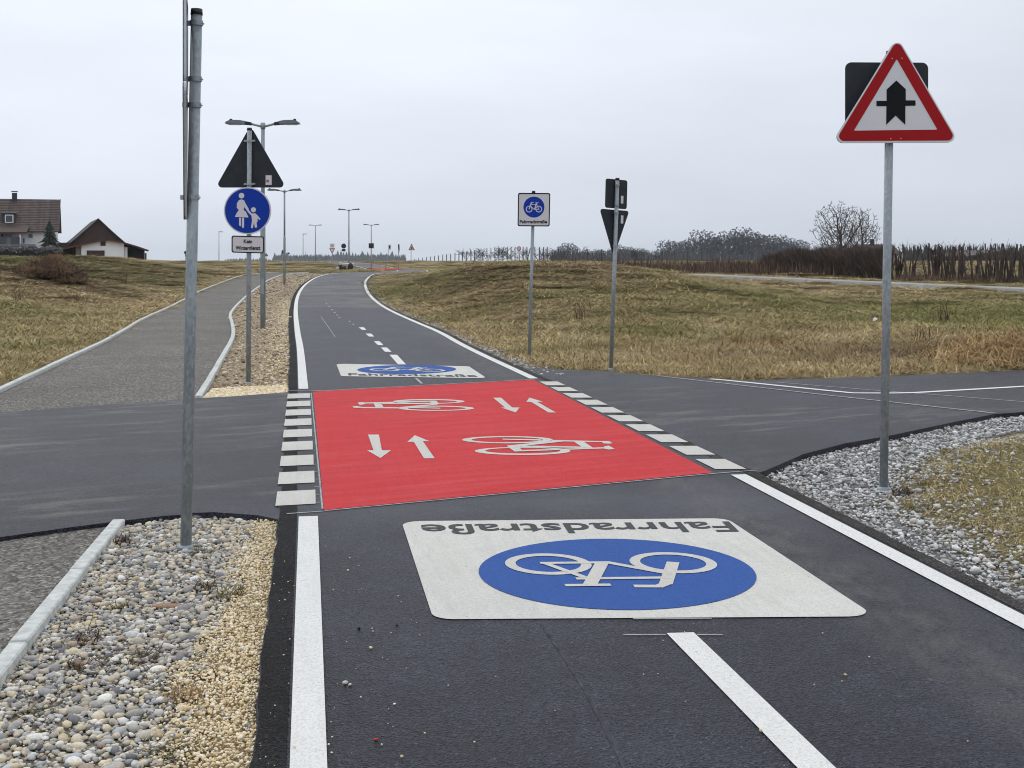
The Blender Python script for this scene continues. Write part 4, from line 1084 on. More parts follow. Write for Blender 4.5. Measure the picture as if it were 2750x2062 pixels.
# B: pedestrians sign post on the left
ZB = F * H / (1021 - HY); xB = (667 - CX) / F * ZB
bsg = empty("traffic_sign", (xB, ZB, -.04), "blue round footpath sign under a grey triangle back on the left gravel bed", "traffic sign", "traffic signs along the cycle road")
f2 = part_px(ZB, xB, -.04)
post_parts(bsg, f2(670, 350)[1], .032, ((670 - 667) / F * ZB, 0))
tri = rounded([f2(671, 336), f2(577, 503), f2(767, 503)], .05, 6)
tp = MB().prism_xz(tri, .036, .048).build("triangle_plate", M['back'], bsg); tp["label"] = "dark grey back of a warning triangle"
MB().prism_xz([f2(712, 470), f2(728, 470), f2(728, 496), f2(712, 496)], .0335, .0355).build("sticker", M['sign_white'], tp)
MB().prism_xz([f2(714, 482), f2(721, 482), f2(721, 489), f2(714, 489)], .032, .0333).build("sticker_print", M['sticker_red'], tp)
for py in (377, 493): 
    MB().box((f2(670, 0)[0], .03, f2(0, py)[1]), (.145, .03, .022)).box((f2(670, 0)[0], -.036, f2(0, py + 2)[1]), (.135, .012, .020)).build("clamp", M['galv'], bsg)
f2c = lambda p: f2(550 + p[0] / 4.147, 300 + p[1] / 4.147)
cc2 = f2c((484, 1103))
dp = MB().prism_xz(disc_xz(cc2, 262 / 4.147 / F * ZB, 48), -.052, -.042).build("round_plate", M['sign_white'], bsg)
MB().prism_xz(disc_xz(cc2, 262 / 4.147 / F * ZB, 48), -.041, -.034).build("plate_back", M['back'], bsg)
MB().prism_xz(disc_xz(cc2, 248 / 4.147 / F * ZB, 48), -.0545, -.0525).build("blue_disc", M['sign_blue'], dp)
ped = MB()
PEDP = [disc_xz((419, 936), 31, 20), [(392, 985), (420, 978), (448, 988), (462, 1020), (500, 1085), (498, 1105), (480, 1105), (452, 1062), (446, 1070), (442, 1095), (470, 1118), (496, 1178), (345, 1172), (372, 1118), (388, 1100), (384, 1088), (366, 1070), (368, 1020)],
        [(392, 1180), (414, 1181), (414, 1275), (400, 1272), (392, 1260)], [(424, 1181), (448, 1181), (447, 1285), (436, 1298), (424, 1285)],
        disc_xz((552, 1093), 28, 20), [(478, 1092), (492, 1088), (532, 1134), (572, 1132), (590, 1148), (630, 1195), (622, 1208), (596, 1186), (598, 1225), (586, 1230), (592, 1285), (580, 1293), (568, 1290), (556, 1232), (546, 1295), (532, 1298), (524, 1288), (536, 1215), (530, 1160), (488, 1116)]]
for k, P_ in enumerate(PEDP): ped.prism_xz([f2c(p) for p in P_], -.0565 - .0003 * k, -.0547)
ped.build("pedestrian_symbol", M['sign_white'], dp)
o_ = rounded([f2c(p) for p in [(308, 1378), (671, 1388), (666, 1578), (308, 1568)]], .03, 5); i_ = rounded([f2c(p) for p in [(320, 1390), (659, 1399), (655, 1566), (320, 1556)]], .022, 5)
rp = MB().prism_xz(o_, -.052, -.042).build("text_plate", M['sign_white'], bsg)
MB().prism_xz(o_, -.041, -.034).build("plate_back", M['back'], bsg)
MB().ring_xz(o_, i_, -.0555, -.0525).build("black_border", M['sign_black'], rp)
for body, p0, p1 in (("Kein", (442, 1466), (537, 1422)), ("Winterdienst", (352, 1540), (628, 1492))):
    T = text2d(body, .03); a0, a1 = f2c(p0), f2c(p1)
    graphic_xz("lettering", T[0], T[1], lambda u, v, a0=a0, a1=a1: (a0[0] + u * (a1[0] - a0[0]), a0[1] + v * (a1[1] - a0[1])), -.0545, M['sign_black'], rp)

# A: near left post, plates seen edge-on
ZA = F * H / (1450 - HY); xA = (498 - CX) / F * ZA
asg = empty("traffic_sign", (xA, ZA, -.045), "tall grey post with sign plates seen edge on in the pebble bed at the left", "traffic sign", "traffic signs along the cycle road")
f3 = part_px(ZA, xA, -.045)
topA = f3(0, 40)[1]; lA = (528 - 498) / F * ZA
post_parts(asg, topA, .0325, (lA, 0), n=28)
va = math.atan2((500 - CX), F)                                  # viewing azimuth towards the post
def edge_plate(name, poly, z0, xoff, ang, parent, mat):
    m = MB().prism_xz(poly, -.004, .004); o = m.build(name, mat, parent)
    MB().ring_xz(poly, [(x * .955, z * .955 + .0) for x, z in poly], -.016, .0042).build("plate_rim", M['rim'], o)
    o.location = (xoff, 0, z0); o.rotation_euler = (0, 0, ang); return o
zc1 = f3(0, 118)[1]; zc2 = f3(0, 365)[1]
ang = R(90) - va - R(1.2)
xo = lambda py: lA * (f3(0, py)[1] / topA) - .075
edge_plate("square_plate", rounded([(-.27, -.27), (.27, -.27), (.27, .27), (-.27, .27)], .05, 5), zc1, xo(118) + .008, ang, asg, M['back'])
edge_plate("triangle_plate", rounded([(0, -.54), (.45, .27), (-.45, .27)], .05, 6), zc2, xo(365) + .018, ang + R(.5), asg, M['back'])
for py in (62, 212, 282, 530): clamp(asg, f3(0, py)[1], lA * f3(0, py)[1] / topA, 0, .0325, (-1, 0))

# D: grey backs on the right verge
ZD = F * H / (990 - HY); xD = (1640 - CX) / F * ZD; zD = zat(xD, ZD)
dsg = empty("traffic_sign", (xD, ZD, zD), "leaning post with dark grey backs of a square sign and an inverted triangle", "traffic sign", "traffic signs along the cycle road")
f4 = part_px(ZD, xD, zD); topD = f4(0, 484)[1]; lD = (1658 - 1640) / F * ZD
post_parts(dsg, topD, .030, (lD, 0))
def yaw_plate(name, poly, z0, parent, yaw, x):
    o = MB().prism_xz(poly, .036, .046).build(name, M['back'], parent); o.location = (x, 0, z0); o.rotation_euler = (0, math.atan2(lD, topD), yaw)
    return o
zs, zt = f4(0, 520)[1], f4(0, 602)[1]
w = .215
sp = yaw_plate("square_plate", rounded([(-.19, -w), (.24, -w), (.24, w), (-.19, w)], .035, 5), zs, dsg, R(38), lD * zs / topD)
tp = yaw_plate("triangle_plate", rounded([(-.29, .215), (.30, .215), (.01, -.48)], .035, 5), zt, dsg, R(38), lD * zt / topD)
MB().prism_xz([(.115, -.135), (.165, -.135), (.165, -.02), (.115, -.02)], .0335, .0355).build("sticker", M['sign_white'], sp)
MB().prism_xz([(.13, .02), (.18, .02), (.18, .14), (.13, .14)], .0335, .0355).build("sticker", M['sign_white'], tp)
for py in (497, 550, 572, 660): clamp(dsg, f4(0, py)[1], lD * f4(0, py)[1] / topD, 0, .030, (0, -1))

# ------------------------------------------------------------------ street lamps
SL = 29.3 / F
def make_lamp(loc, label):
    r = empty("street_lamp", loc, label, "street lamp", "double arm street lamps along the cycle road")
    f = lambda px, py: ((px - 703) * SL, (876 - py) * SL)
    MB().tube([(0, 0, -.15), (0, 0, 2.45), (0, 0, 2.50)], [.063, .060, .047], 18).tube([(0, 0, 2.50), (0, 0, 4.86)], .045, 16).build("pole", M['galv'], r, True)
    MB().box((0, -.062, 1.0), (.075, .012, .36)).build("service_door", M['galv'], r)
    MB().tube([(0, 0, 4.76), (0, 0, 4.90)], .058, 16).build("arm_socket", M['galv'], r, True)
    for s in (-1, 1):
        g = lambda dx, py: (s * dx * SL, (876 - py) * SL)
        a = MB().tube([(0, 0, f(0, 335)[1]), (s * 31 * SL, 0, f(0, 327)[1])], .028, 10).build("arm", M['galv'], r, True)
        hd = MB().prism_xz([g(99, 327), g(97, 322.5), g(86, 317.5), g(60, 318), g(46, 320.5), g(46, 328.5), g(60, 328)], -.13, .13).build("luminaire", M['lamp'], r)
        MB().prism_xz([g(92, 328), g(92, 329.2), g(62, 329.4), g(62, 328.4)], -.10, .10).build("lens", M['lens'], hd)
        MB().prism_xz([g(47, 320), g(47, 329.5), g(31, 331), g(31, 323)], -.045, .045).build("collar", M['cap'], hd)
        MB().prism_xz([g(88, 313.5), g(83, 313.5), g(81, 318), g(90, 318)], -.03, .03).build("sensor", M['cap'], hd)
    return r
zl = lambda x, y: zat(x, y) + .04
lp = [(706, 29.3, "largest double arm street lamp rising behind the blue footpath sign"), (764, 63.5, "second double arm lamp whose pole stands at the far end of the gravel bed"),
      (937, 98.0, "double arm lamp beside the small stone pile at the road bend"), (997, 135.6, "double arm lamp with a dark square sign back on its pole"), (847, 163.0, "smallest double arm lamp at the far end of the road")]
lamp0 = None
for px, y, lab in lp:
    x = (px - CX) / F * y; z = float(b_road(y)) - .05
    if lamp0 is None: lamp0 = make_lamp((x, y, z), lab)
    else: copy_tree(lamp0, (x, y, z), label=lab, rz=0)
def single_lamp(px, y, top, base, lab, first=None):
    x = (px - CX) / F * y; zt, zb = H - (top - HY) / F * y, H - (base - HY) / F * y
    r = empty("lamp_post", (x, y, zb), lab, "street lamp", "single arm street lamps far behind the meadow")
    h = zt - zb
    MB().tube([(0, 0, -1.5), (0, 0, h)], [.085, .06], 10).build("pole", M['galv'], r, True)
    MB().box((.35, 0, h - .02), (.85, .22, .12)).build("luminaire", M['lamp'], r)
single_lamp(588, 235, 622, 694, "single arm lamp post on the left horizon beside the footpath sign")
single_lamp(814, 235, 628, 700, "single arm lamp post on the horizon left of the small warning triangle")

# ------------------------------------------------------------------ far signs
def far_sign(px, y, base, top, lab, plates, lean=0.0, r=.032):
    x = (px - CX) / F * y; z0 = H - (base - HY) / F * y
    g = empty("traffic_sign", (x, y, z0), lab, "traffic sign", "small traffic signs at the far junction")
    f = part_px(y, x, z0); zt = f(0, top)[1]
    MB().tube([(0, 0, -.6), (lean / F * y, 0, zt)], r, 8).build("pole", M['galv'], g, True)
    for kind, a in plates:
        if kind == 'tri_up' or kind == 'tri_down':
            cx, t, b, w = a; up = kind == 'tri_up'
            P = [f(cx, t), f(cx - w / 2, b), f(cx + w / 2, b)] if up else [f(cx, b), f(cx - w / 2, t), f(cx + w / 2, t)]
            m = (np.array(P[0]) + P[1] + P[2]) / 3; I = [tuple(m + (np.array(p) - m) * .66) for p in P]
            p = MB().prism_xz(P, -.05, -.04).build("triangle_plate", M['sign_white'], g)
            MB().ring_xz(P, I, -.056, -.0505).build("red_border", M['sign_red'], p)
            if up: MB().prism_xz(disc_xz(tuple(m), .09, 10), -.056, -.0505).build("symbol", M['sign_black'], p)
        elif kind == 'square':
            x0, t, x1, b, mt = a; MB().prism_xz([f(x0, t), f(x1, t), f(x1, b), f(x0, b)], -.05, -.04).build("square_plate", M[mt], g)
        elif kind == 'back_tri':
            cx, t, b, w = a; MB().prism_xz([f(cx, t), f(cx - w / 2, b), f(cx + w / 2, b)], .04, .05).build("triangle_plate", M['back'], g)
        elif kind == 'back_tri_down':
            cx, t, b, w = a; MB().prism_xz([f(cx, b), f(cx - w / 2, t), f(cx + w / 2, t)], .04, .05).build("triangle_plate", M['back'], g)
        elif kind == 'disc':
            cx, cy, rad, mt = a; MB().prism_xz(disc_xz(f(cx, cy), rad / F * y, 24), -.05, -.04).build("round_plate", M[mt], g)
        elif kind == 'symbol_disc':
            cx, cy, rad, mt = a; MB().prism_xz(disc_xz(f(cx, cy), rad / F * y, 20), -.062, -.0505).build("blue_disc", M[mt], g)
    return g
far_sign(892, 120, 723.5, 654, "white bicycle plate above a red bordered yield triangle left of the stone pile", [('square', (886, 654, 898.5, 664.5, 'sign_white')), ('symbol_disc', (892.3, 659.3, 4.2, 'rim')), ('tri_down', (892.3, 666.5, 682, 16))])
far_sign(922.5, 150, 707, 653, "black back of a round sign and small plate beside the third lamp", [('disc', (923, 660.5, 6.6, 'back')), ('square', (918, 668.5, 928, 674.5, 'back'))], lean=2)
far_sign(997.5, 133, 720, 652, "dark square sign back mounted in front of the fourth lamp pole", [('square', (990.2, 653, 1004, 666.5, 'back')), ('square', (1000.4, 662, 1002, 665, 'sign_white'))])
far_sign(1033, 126, 718, 660, "leaning post with a narrow white and blue plate behind the red crossing", [('square', (1043, 657, 1050, 670.5, 'sign_white')), ('square', (1044.5, 659, 1048.5, 667, 'sign_blue'))], lean=13)
far_sign(1070, 124, 720, 655.5, "dark narrow sign plates seen nearly edge on left of the small triangle", [('square', (1069, 656, 1073, 667, 'back')), ('back_tri_down', (1071, 667, 683, 5))])
far_sign(1104, 122, 722, 655, "small red bordered warning triangle with black symbol left of the fence", [('tri_up', (1105.5, 654, 671.5, 17))])
far_sign(820, 240, 703, 675, "tiny red warning triangle on the horizon beside the single arm lamp", [('tri_up', (818.5, 684, 690.8, 7.5))])
far_sign(715, 180, 703, 680, "tiny dark triangle back on the horizon right of the blue footpath sign", [('back_tri', (715, 679, 688, 11))])
far_sign(759, 170, 706, 670, "tiny dark square sign back beside the second lamp pole", [('square', (756.5, 672, 763, 680.5, 'back'))])
far_sign(775, 240, 703, 677, "tiny blue sign on the horizon right of the second lamp", [('square', (772, 678, 778, 683, 'sign_blue'))])
far_sign(498.5, 160, 695, 675, "tiny dark round sign back on the left horizon beside the near post", [('disc', (498.5, 678, 4.2, 'back')), ('square', (497, 684, 501, 688, 'back'))])
g3 = far_sign(1394, 128, 702, 660, "round red ringed prohibition sign above a white plate in front of the fence", [('disc', (1393.5, 667.5, 6.0, 'sign_red')), ('square', (1388, 674.5, 1399, 680.5, 'sign_white'))])
f = part_px(128, (1394 - CX) / F * 128, H - (702 - HY) / F * 128)
MB().prism_xz(disc_xz(f(1393.5, 667.5), 4.2 / F * 128, 20), -.056, -.0505).build("white_disc", M['sign_white'], g3)
T = text2d("3"); a0, a1 = f(1392.2, 669.7), f(1394.8, 665.3)
graphic_xz("lettering", T[0], T[1], lambda u, v: (a0[0] + u * (a1[0] - a0[0]), a0[1] + v * (a1[1] - a0[1])), -.058, M['sign_black'], g3)

# stones by the third lamp
y = 97.0
for k, (px, py, w, h, mt, lab) in enumerate([(917, 729, .24, .22, 'rock', "black boulder at the left end of the stone pile by the third lamp"), (926, 731, .15, .20, 'rock_tan', "tan boulder left of centre in the stone pile by the third lamp"), (930, 728, .26, .16, 'rock', "black boulder in the middle of the stone pile by the third lamp"),
                                             (935, 731, .15, .18, 'rock_tan', "tan boulder nearest the lamp pole in the stone pile"), (944, 729, .22, .25, 'rock', "black boulder right of the third lamp pole"), (911, 731, .12, .13, 'rock_pale', "small pale boulder at the left foot of the stone pile")]):
    o = stones("boulder", np.zeros((1, 3)), np.array([1.0]), M[mt], None, ICO2, .8, .05, kind=None, sink=.5); o.location = ((px - CX) / F * y, y - .3 - .1 * k, float(b_road(y)) + .10)
    o.scale = (w * 1.25, w * 1.0, h * 1.5); tag(o, lab, "boulder", "stones piled by the third lamp")
o = MB().box((0, 0, 0), (1.15, .5, .12)).build("stone_slab", M['rock_pale']); o.location = ((931 - CX) / F * (y - .2), y - .2, float(b_road(y)) + .50); o.rotation_euler = (R(6), R(4), R(8))
tag(o, "pale slab lying on top of the stone pile by the third lamp", "slab")

# ------------------------------------------------------------------ buildings on the left
def px_at(Z): return lambda px, py: ((px - CX) / F * Z, H - (py - HY) / F * Z)
def window(parent, f, x0, y0, x1, y1, yy, bars=False):
    a, b = f(x0, y0), f(x1, y1); fr = .09
    O = [(a[0], a[1]), (b[0], a[1]), (b[0], b[1]), (a[0], b[1])]; I = [(a[0] + fr, a[1] - fr), (b[0] - fr, a[1] - fr), (b[0] - fr, b[1] + fr), (a[0] + fr, b[1] + fr)]
    w = MB().ring_xz(O, I, yy - .05, yy + .06).build("window", M['frame'], parent)
    MB().prism_xz(I, yy, yy + .03).build("pane", M['glass'], w); return w
ZH = 130.0; fh = px_at(ZH); x0h, zh = fh(148, 0)[0], 1.45
house = empty("house", (x0h, ZH, zh), "white house with large brown tiled roof and dormer at the left edge", "house", rz=R(18.5))
fhl = lambda px, py: (fh(px, py)[0] - x0h, fh(px, py)[1] - zh)
xr, xl = fhl(148, 0)[0], fhl(-330, 0)[0]; ze = fhl(0, 622)[1]; zr = ze + 3.55; dep = 9.2
MB().prism_xz([(xl, -.6), (xr, -.6), (xr, ze + .15), (xl, ze + .15)], 0, dep).build("wall", M['wall'], house)
gab = MB().add([(xr, .1, ze + .15), (xr, dep - .1, ze + .15), (xr, dep / 2, zr - .1), (xr - .25, .1, ze + .15), (xr - .25, dep - .1, ze + .15), (xr - .25, dep / 2, zr - .1)], [(0, 1, 2), (3, 5, 4), (0, 2, 5, 3), (1, 4, 5, 2)]).build("gable_wall", M['wall'], house)
rf = MB(); nrow = 19; xe = fhl(158, 0)[0]; xe2 = fhl(157.5, 0)[0]
for k in range(nrow):                                             # courses of tiles, each lapping the one below
    t0, t1 = k / nrow, (k + 1) / nrow
    ya, yb = -.55 + (dep / 2 + .55) * t0, -.55 + (dep / 2 + .55) * t1; za, zb = ze - .05 + (zr - ze + .05) * t0, ze - .05 + (zr - ze + .05) * t1
    rf.add([(xl, ya, za + .10), (xe2, ya, za + .10), (xe2, yb, zb + .045), (xl, yb, zb + .045), (xl, ya, za), (xe2, ya, za)], [(0, 1, 2, 3), (4, 5, 1, 0)])
rf.add([(xl, dep / 2, zr + .06), (xe2, dep / 2, zr + .06), (xe2, dep + .55, ze), (xl, dep + .55, ze)], [(0, 1, 2, 3)])
roof = rf.build("roof", M['tile'], house)
MB().box((fhl(40, 0)[0], dep / 2 - .2, zr + .25), (.5, .5, .9)).box((fhl(40, 0)[0], dep / 2 - .2, zr + .85), (.62, .62, .08)).build("chimney", M['slate'], roof)
MB().add([(xe2, -.55, ze - .15), (xe2 + .05, -.55, ze - .15), (xe2 + .05, dep / 2, zr - .08), (xe2, dep / 2, zr - .08), (xe2, -.55, ze + .1), (xe2 + .05, -.55, ze + .1), (xe2 + .05, dep / 2, zr + .14), (xe2, dep / 2, zr + .14)],
         [(0, 1, 2, 3), (4, 7, 6, 5), (1, 5, 6, 2), (0, 3, 7, 4), (0, 4, 5, 1)]).build("verge_board", M['red_trim'], house)
dm = MB().prism_xz([fhl(14, 601), fhl(49, 601), fhl(49, 573), fhl(14, 573)], .75, 3.2).build("dormer", M['slate'], house)
MB().prism_xz([fhl(10, 573), fhl(50, 573), fhl(46, 568.5), fhl(15, 568.5)], .55, 3.6).build("dormer_roof", M['lamp'], dm)
window(dm, fhl, 22, 577, 43, 598.5, .68)
MB().add([(xl, -2.6, fhl(0, 622)[1] - .1), (fhl(80, 0)[0], -2.6, fhl(0, 622)[1] - .1), (fhl(84, 0)[0], .9, fhl(0, 603)[1]), (xl, .9, fhl(0, 603)[1]), (xl, -2.6, fhl(0, 625)[1] - .15), (fhl(80, 0)[0], -2.6, fhl(0, 625)[1] - .15), (fhl(84, 0)[0], .9, fhl(0, 606)[1]), (xl, .9, fhl(0, 606)[1])],
         [(0, 1, 2, 3), (7, 6, 5, 4), (0, 4, 5, 1), (1, 5, 6, 2), (2, 6, 7, 3)]).build("balcony_roof", M['brown'], house)
for px in (12, 64, -45, -100): MB().box((fhl(px, 0)[0], -2.3, (fhl(0, 624)[1] - .5) / 2), (.16, .16, fhl(0, 624)[1] + .5)).build("balcony_post", M['frame'], house)
for a, b in ((9, 30), (41, 63), (-40, -20), (-12, 4)): MB().prism_xz([fhl(a, 657), fhl(b, 657), fhl(b, 638), fhl(a, 638)], -2.45, -2.38).build("balcony_panel", M['grey_panel'], house)
MB().box((fhl(-15, 0)[0], -1.2, fhl(0, 659)[1]), (9, 2.5, .2)).build("balcony_floor", M['lamp'], house)
window(house, fhl, 79, 625.5, 94, 641, -.03); window(house, fhl, 12, 626, 42, 640, -.03); window(house, fhl, 66, 638, 74, 656, -.03)
# barn
ZBn = 124.0; fb0 = px_at(ZBn); xb0 = fb0(265, 0)[0]; zb0 = 1.45
barn = empty("barn", (xb0, ZBn, zb0), "barn with steep brown gable over a white garage front and open lean-to sheds", "barn", rz=R(22))
fb = lambda px, py: (fb0(px, py)[0] - xb0, fb0(px, py)[1] - zb0)
prof = [fb(x, y) for x, y in [(170, 668), (192, 652), (215, 632), (264, 587), (300, 622), (332, 651), (362, 662), (390, 671)]]
def shell(prof, th, y0, y1):
    m = MB(); n = len(prof)
    V = [(x, y0, z) for x, z in prof] + [(x, y1, z) for x, z in prof] + [(x, y0, z - th) for x, z in prof] + [(x, y1, z - th) for x, z in prof]
    Fc = []
    for i in range(n - 1): Fc += [(i, i + 1, n + i + 1, n + i), (2 * n + i, 3 * n + i, 3 * n + i + 1, 2 * n + i + 1), (i, 2 * n + i, 2 * n + i + 1, i + 1), (n + i, n + i + 1, 3 * n + i + 1, 3 * n + i)]
    Fc += [(0, n, 3 * n, 2 * n), (n - 1, 3 * n - 1, 4 * n - 1, 2 * n - 1)]
    return m.add(V, Fc)
shell([fb(x, y) for x, y in [(192, 652), (215, 632), (264, 586), (300, 621), (333, 651)]], .12, -.35, 14).build("roof", M['barn_roof'], barn)
MB().prism_xz([fb(x, y) for x, y in [(199, 651), (216, 635), (264, 589), (300, 624), (330, 652), (327, 700), (199, 700)]], 0, 13.6).build("gable_wall", M['brown'], barn)
gar = MB().prism_xz([fb(x, y) for x, y in [(219.5, 700), (219.5, 659), (270, 647), (290, 645.5), (327.5, 652), (327.5, 700)]], -1.2, -.02).build("garage_wall", M['wall'], barn)
shell([fb(x, y) for x, y in [(168, 668.5), (219, 656), (270, 644.5), (290, 643.5), (328, 650.5), (362, 661), (390, 671)]], .14, -1.7, .05).build("porch_roof", M['red_trim'], barn)
gd = MB().prism_xz([fb(x, y) for x, y in [(233, 700), (233, 672.5), (278, 672.5), (278, 700)]], -1.26, -1.205).build("garage_door", M['brown'], barn)
MB().prism_xz([fb(x, y) for x, y in [(267.5, 647.5), (280.5, 647.5), (280.5, 660), (267.5, 660)]], -1.25, -1.205).build("loft_hatch", M['brown'], barn)
MB().prism_xz([fb(x, y) for x, y in [(168, 700), (168, 670), (206, 660), (206, 700)]], .2, 6).build("lean_to_shade", M['dark'], barn)  # solid near-black block standing in for the shade under the open lean-to
MB().prism_xz([fb(x, y) for x, y in [(206.5, 700), (206.5, 662), (219, 659), (219, 700)]], -.8, -.05).build("side_wall", plain("tan_wall", (0.34, 0.30, 0.28), .9), barn)
MB().prism_xz([fb(x, y) for x, y in [(328, 700), (328, 653), (384, 671), (384, 700)]], .1, 7).build("shed_shade", M['dark'], barn)  # open shed side filled solid, its inner shade put into the near-black colour
MB().prism_xz([fb(x, y) for x, y in [(329, 700), (329, 662), (337, 664), (337, 700)]], -.9, -.3).build("shed_door", M['wall'], barn)
MB().prism_xz([fb(x, y) for x, y in [(164, 652), (199, 651), (199, 668), (164, 668)]], .3, 9).build("side_roof", M['brown'], barn)
for px in (170, 383): MB().box((fb(px, 0)[0], -1.4, -.15), (.16, .16, 1.5)).build("shed_post", M['brown'], barn)
# building on the right horizon and the far shed
Zr = 175.0; fr0 = px_at(Zr); xr0 = fr0(2390, 0)[0]
hr = empty("house", (xr0, Zr, .9), "low house with dark brown roof behind the hedge beside the bare trees", "house")
fr = lambda px, py: (fr0(px, py)[0] - xr0, fr0(px, py)[1] - .9)
MB().prism_xz([fr(2335, 700), fr(2425, 700), fr(2425, 681), fr(2335, 681)], 0, 8).build("wall", M['wall'], hr)
xa, xb_ = fr(2320, 0)[0], fr(2420, 0)[0]; z1, z2 = fr(0, 683)[1], fr(0, 655)[1]
MB().add([(xa, -.6, z1), (xb_, -.6, z1), (xb_, 4, z2), (xa, 4, z2), (xa, 8.6, z1), (xb_, 8.6, z1), (xa, -.6, z1 - .15), (xb_, -.6, z1 - .15)], [(0, 1, 2, 3), (3, 2, 5, 4), (6, 7, 1, 0)]).build("roof", M['tile'], hr)
MB().add([(xb_ - .1, 0, z1 - .1), (xb_ - .1, 8, z1 - .1), (xb_ - .1, 4, z2 - .2), (xb_ - .4, 0, z1 - .1), (xb_ - .4, 8, z1 - .1), (xb_ - .4, 4, z2 - .2)], [(0, 1, 2), (3, 5, 4), (0, 2, 5, 3), (1, 4, 5, 2)]).build("gable_wall", M['frame'], hr)
MB().box((fr(2362, 0)[0], 3.6, z2 + .3), (.5, .5, .9)).build("chimney", M['slate'], hr)
Zs = 230.0; fs0 = px_at(Zs); xs0 = fs0(2690, 0)[0]
shd = empty("farm_shed", (xs0, Zs, .6), "wide dark farm shed with low gable roof behind the coppiced shrubs", "shed")
fs = lambda px, py: (fs0(px, py)[0] - xs0, fs0(px, py)[1] - .6)
MB().prism_xz([fs(x, y) for x, y in [(2615, 704), (2615, 684), (2690, 672), (2790, 684), (2790, 704)]], 0, 20).build("wall", M['slate'], shd)
shell([fs(x, y) for x, y in [(2600, 686.5), (2690, 670.5), (2800, 687)]], .3, -.8, 21).build("roof", M['barn_roof'], shd)

# ------------------------------------------------------------------ trees, hedges, shrubs
def grow_tree(seed, h, spread=.55, levels=5, trunk_h=.22, r0=.16, twist=.3, kids=(4, 4, 4, 3, 3), min_r=.008, up=.25, lean=0, width=None):
    rg = random.Random(seed); tk, cr = MB(), MB()
    def limb(p, d, L, r, lv):
        pts, rs = [p.copy()], [r]; n = 4 if lv < 2 else 3
        for i in range(n):
            d = (d + Vector((rg.gauss(0, 1), rg.gauss(0, 1), rg.gauss(0, 1))) * .16 + Vector((0, 0, up * .35 * (lv > 0)))).normalized()
            p = p + d * L / n; pts.append(p.copy()); rs.append(max(min_r, r * (1 - .55 * (i + 1) / n)))
        (tk if lv == 0 else cr).tube(pts, rs, 7 if lv == 0 else (5 if lv == 1 else 3), caps=False)
        if lv >= levels: return
        k = kids[lv]
        for j in range(k):
            t = rg.uniform(.30 if lv else .55, 1.0) if j < k - 1 else 1.0
            q = t * n; i = min(int(q), n - 1); bp = pts[i].lerp(pts[i + 1], q - i)
            az = rg.uniform(0, 6.28); side = Vector((math.cos(az), math.sin(az), 0)); side = (side - d * side.dot(d)).normalized()
            nd = (d * (1 - spread * rg.uniform(.6, 1.25)) + side * spread * rg.uniform(.8, 1.5)).normalized()
            limb(bp, nd, L * rg.uniform(.58, .80) * (1.0 if lv else 1.35), max(min_r, rs[i] * rg.uniform(.5, .72)), lv + 1)
    limb(Vector((0, 0, -.3)), Vector((lean, 0, 1)), h * trunk_h + .3, r0, 0)
    top = max(v[2] for v in cr.v); s = h / top
    w = s if width is None else width / 2 / np.percentile([abs(v[0]) for v in cr.v], 97)
    for m in (tk, cr): m.v = [(x * w, y * w, z * s) for x, y, z in m.v]
    return tk, cr
